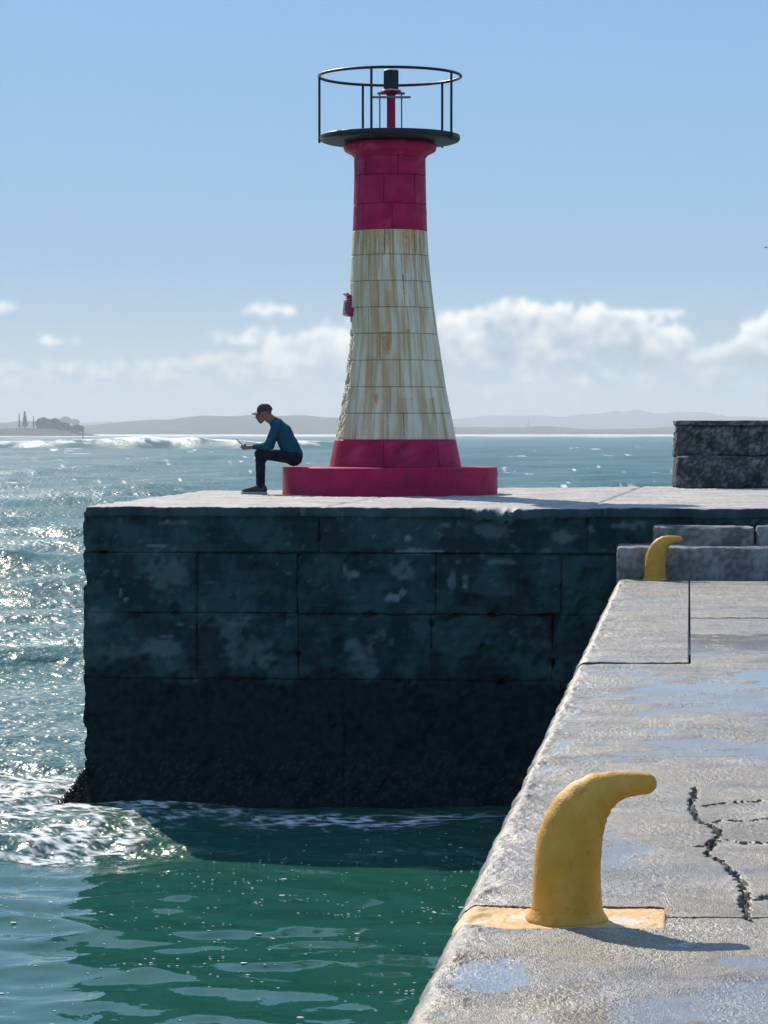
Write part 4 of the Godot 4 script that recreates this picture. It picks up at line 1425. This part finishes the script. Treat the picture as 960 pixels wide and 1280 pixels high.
	for s in 2:
		var z: float = ankle[s].z
		var heel: Vector3 = Vector3(ankle[s].x + 0.035, 0.045, z)
		var toe := heel + Vector3(-0.245, -0.005, (0.02 if s == 0 else -0.02))
		var shoe := obj("shoe", body_mesh([[heel + Vector3(0, 0.015, 0), heel + Vector3(-0.09, 0.022, 0), 0.044, 0.044, 0.85], [heel + Vector3(-0.09, 0.022, 0), toe, 0.046, 0.032, 1.05], [heel + Vector3(-0.01, 0.02, 0), heel + Vector3(-0.02, 0.06, 0), 0.044, 0.043, 0.9]], 0.008, 0.010, 0.0, func(p: Vector3) -> float: return 0.022 - p.y), shoe_dark, t)
		obj("sole", body_mesh([[heel + Vector3(0.005, -0.018, 0), heel + Vector3(-0.10, -0.018, 0), 0.044, 0.046, 0.9], [heel + Vector3(-0.10, -0.018, 0), toe + Vector3(-0.01, -0.012, 0), 0.046, 0.040, 1.05]], 0.008, 0.008, 0.0, func(p: Vector3) -> float: return maxf(absf(p.y - 0.0155) - 0.0145, -1.0)), sole_mat, shoe)
	# hands closed round the phone: palm, four bent fingers, thumb
	var phone_at: Vector3 = at.call(150, 468, 0.0)
	var tilt := 0.62
	var along := Vector3(-cos(0.78), sin(0.78), 0)      # the phone's long side, tipped up and away
	var face := Vector3(along.y, -along.x, 0)            # towards the face (right and up)
	for s in 2:
		var sg := 1.0 if s == 0 else -1.0
		var w0: Vector3 = wrist[s]
		var palm: Vector3 = phone_at + along * -0.045 - face * 0.022 + Vector3(0.03, 0, 0.044 * sg)
		var hb := [[w0, palm, 0.026, 0.026, 0.9], [palm, palm + along * 0.03 + Vector3(0, 0, -0.006 * sg), 0.026, 0.022, 0.9]]
		for f in 4:
			var root: Vector3 = palm + along * (0.040 - 0.016 * f) - face * 0.010 + Vector3(0, 0, 0.004 * sg)
			var mid: Vector3 = root - face * 0.016 + along * 0.006 + Vector3(0, 0, -0.026 * sg)
			var tip: Vector3 = mid + face * 0.006 + Vector3(0, 0, -(0.020 + 0.004 * [0.4, 1.0, 0.8, 0.0][f]) * sg)
			hb.append([root, mid, 0.0095, 0.0088])
			hb.append([mid, tip, 0.0088, 0.0075])
		var th: Vector3 = palm + face * 0.016 + along * 0.002
		hb.append([th, th + along * 0.028 + face * 0.012, 0.0125, 0.0105])
		hb.append([th + along * 0.028 + face * 0.012, th + along * 0.046 + face * 0.010 + Vector3(0, 0, -0.022 * sg), 0.0105, 0.008])
		obj("hand", body_mesh(hb, 0.004, 0.0035), skin, body)
	var phone := thing("phone", "dark phone held up in the seated person's hands", "phone", t.position + phone_at + along * 0.012)
	phone.basis = Basis(Vector3(0, 0, 1), along, Vector3(0, 0, 1).cross(along))
	obj("case", bevel_box(Vector3(0.074, 0.150, 0.010), 0.003), mat(lin(0.012, 0.012, 0.014), 0.4), phone)
	obj("screen", bevel_box(Vector3(0.068, 0.142, 0.002), 0.0005), mat(lin(0.02, 0.022, 0.026), 0.08), phone, Vector3(0, 0, -0.0055 if face.dot(Vector3(0, 0, 1).cross(along)) < 0.0 else 0.0055))

func thick(P: PackedVector3Array, nu: int, nv: int, t: float) -> ArrayMesh:
	var Q := PackedVector3Array()
	var I := PackedInt32Array()
	for p in P: Q.append(p + Vector3.UP * t / 2.0)
	for p in P: Q.append(p - Vector3.UP * t / 2.0)
	var n := P.size()
	for j in nv - 1:
		for i in nu - 1:
			var a := j * nu + i
			I.append_array(PackedInt32Array([a, a + nu, a + 1, a + 1, a + nu, a + nu + 1]))
			I.append_array(PackedInt32Array([n + a, n + a + 1, n + a + nu, n + a + 1, n + a + nu + 1, n + a + nu]))
	var rim := []
	for i in nu: rim.append(i)
	for j in range(1, nv): rim.append(j * nu + nu - 1)
	for i in range(nu - 2, -1, -1): rim.append((nv - 1) * nu + i)
	for j in range(nv - 2, -1, -1): rim.append(j * nu)
	for q in rim.size() - 1:
		I.append_array(PackedInt32Array([rim[q], rim[q + 1], n + rim[q], rim[q + 1], n + rim[q + 1], n + rim[q]]))
	var N := PackedVector3Array()
	for q in Q.size(): N.append(Vector3.UP if q < n else Vector3.DOWN)
	return commit(Q, N, I)

# ------------------------------------------------------------------ scene
func _ready() -> void:
	var t0 := Time.get_ticks_msec()
	noise_fbm.seed = 3
	noise_fbm.frequency = 1.0
	noise_fbm.fractal_octaves = 4
	noise_fine.seed = 8
	noise_fine.frequency = 1.0
	noise_fine.fractal_octaves = 2
	noise_cell.seed = 12
	noise_cell.noise_type = FastNoiseLite.TYPE_CELLULAR
	noise_cell.cellular_return_type = FastNoiseLite.RETURN_DISTANCE
	noise_cell.fractal_type = FastNoiseLite.FRACTAL_NONE
	noise_cell.frequency = 1.0
	noise_ridge.seed = 17
	noise_ridge.frequency = 1.0
	noise_ridge.fractal_type = FastNoiseLite.FRACTAL_RIDGED
	noise_ridge.fractal_octaves = 3
	rng.seed = 1

	var cam := Camera3D.new()
	cam.name = "camera"
	cam.position = Vector3(0, EYE, 0)
	cam.rotation.x = -atan(100.0 / LENS)
	cam.fov = rad_to_deg(2.0 * atan(640.0 / LENS))
	cam.near = 0.1
	cam.far = 30000.0
	add_child(cam)
	cam.current = true

	# the sun stands behind the lighthouse, to the left, 36 degrees up
	var az := deg_to_rad(23.0)
	var el := deg_to_rad(36.5)
	var to_sun := Vector3(-sin(az) * cos(el), sin(el), -cos(az) * cos(el))

	var env := Environment.new()
	env.background_mode = Environment.BG_SKY
	env.sky = make_sky(to_sun)
	env.background_energy_multiplier = 0.8
	env.tonemap_mode = Environment.TONE_MAPPER_LINEAR
	env.tonemap_exposure = 1.25
	env.sdfgi_enabled = true
	env.ssao_enabled = true
	env.ssil_enabled = true
	# sea haze: droplets throw light forward, so it is bright towards the sun
	env.volumetric_fog_enabled = true
	env.volumetric_fog_density = 0.00017
	env.volumetric_fog_albedo = Color(0.93, 0.975, 1.0)
	env.volumetric_fog_anisotropy = 0.12
	env.volumetric_fog_length = 6000.0
	var we := WorldEnvironment.new()
	we.name = "world"
	we.environment = env
	add_child(we)
	print("sky ", Time.get_ticks_msec() - t0)

	var sun := DirectionalLight3D.new()
	sun.name = "sun"
	sun.light_energy = 1.6
	sun.light_color = Color(1.0, 0.955, 0.89)
	sun.light_angular_distance = 0.53
	sun.shadow_enabled = true
	add_child(sun)
	sun.look_at_from_position(Vector3.ZERO, -to_sun)

	sea()
	print("sea ", Time.get_ticks_msec() - t0)
	shore()
	print("shore ", Time.get_ticks_msec() - t0)
	rng.seed = 2
	pier()
	parapet()
	mussels()
	print("pier ", Time.get_ticks_msec() - t0)
	quay()
	print("quay ", Time.get_ticks_msec() - t0)
	lighthouse()
	print("lighthouse ", Time.get_ticks_msec() - t0)
	bollard(8.52, 0.365, "yellow curved mooring horn on the orange painted strip")
	bollard(28.05, 0.40, "yellow curved mooring horn below the dark steps of the pier")
	person()
	print("done ", Time.get_ticks_msec() - t0)
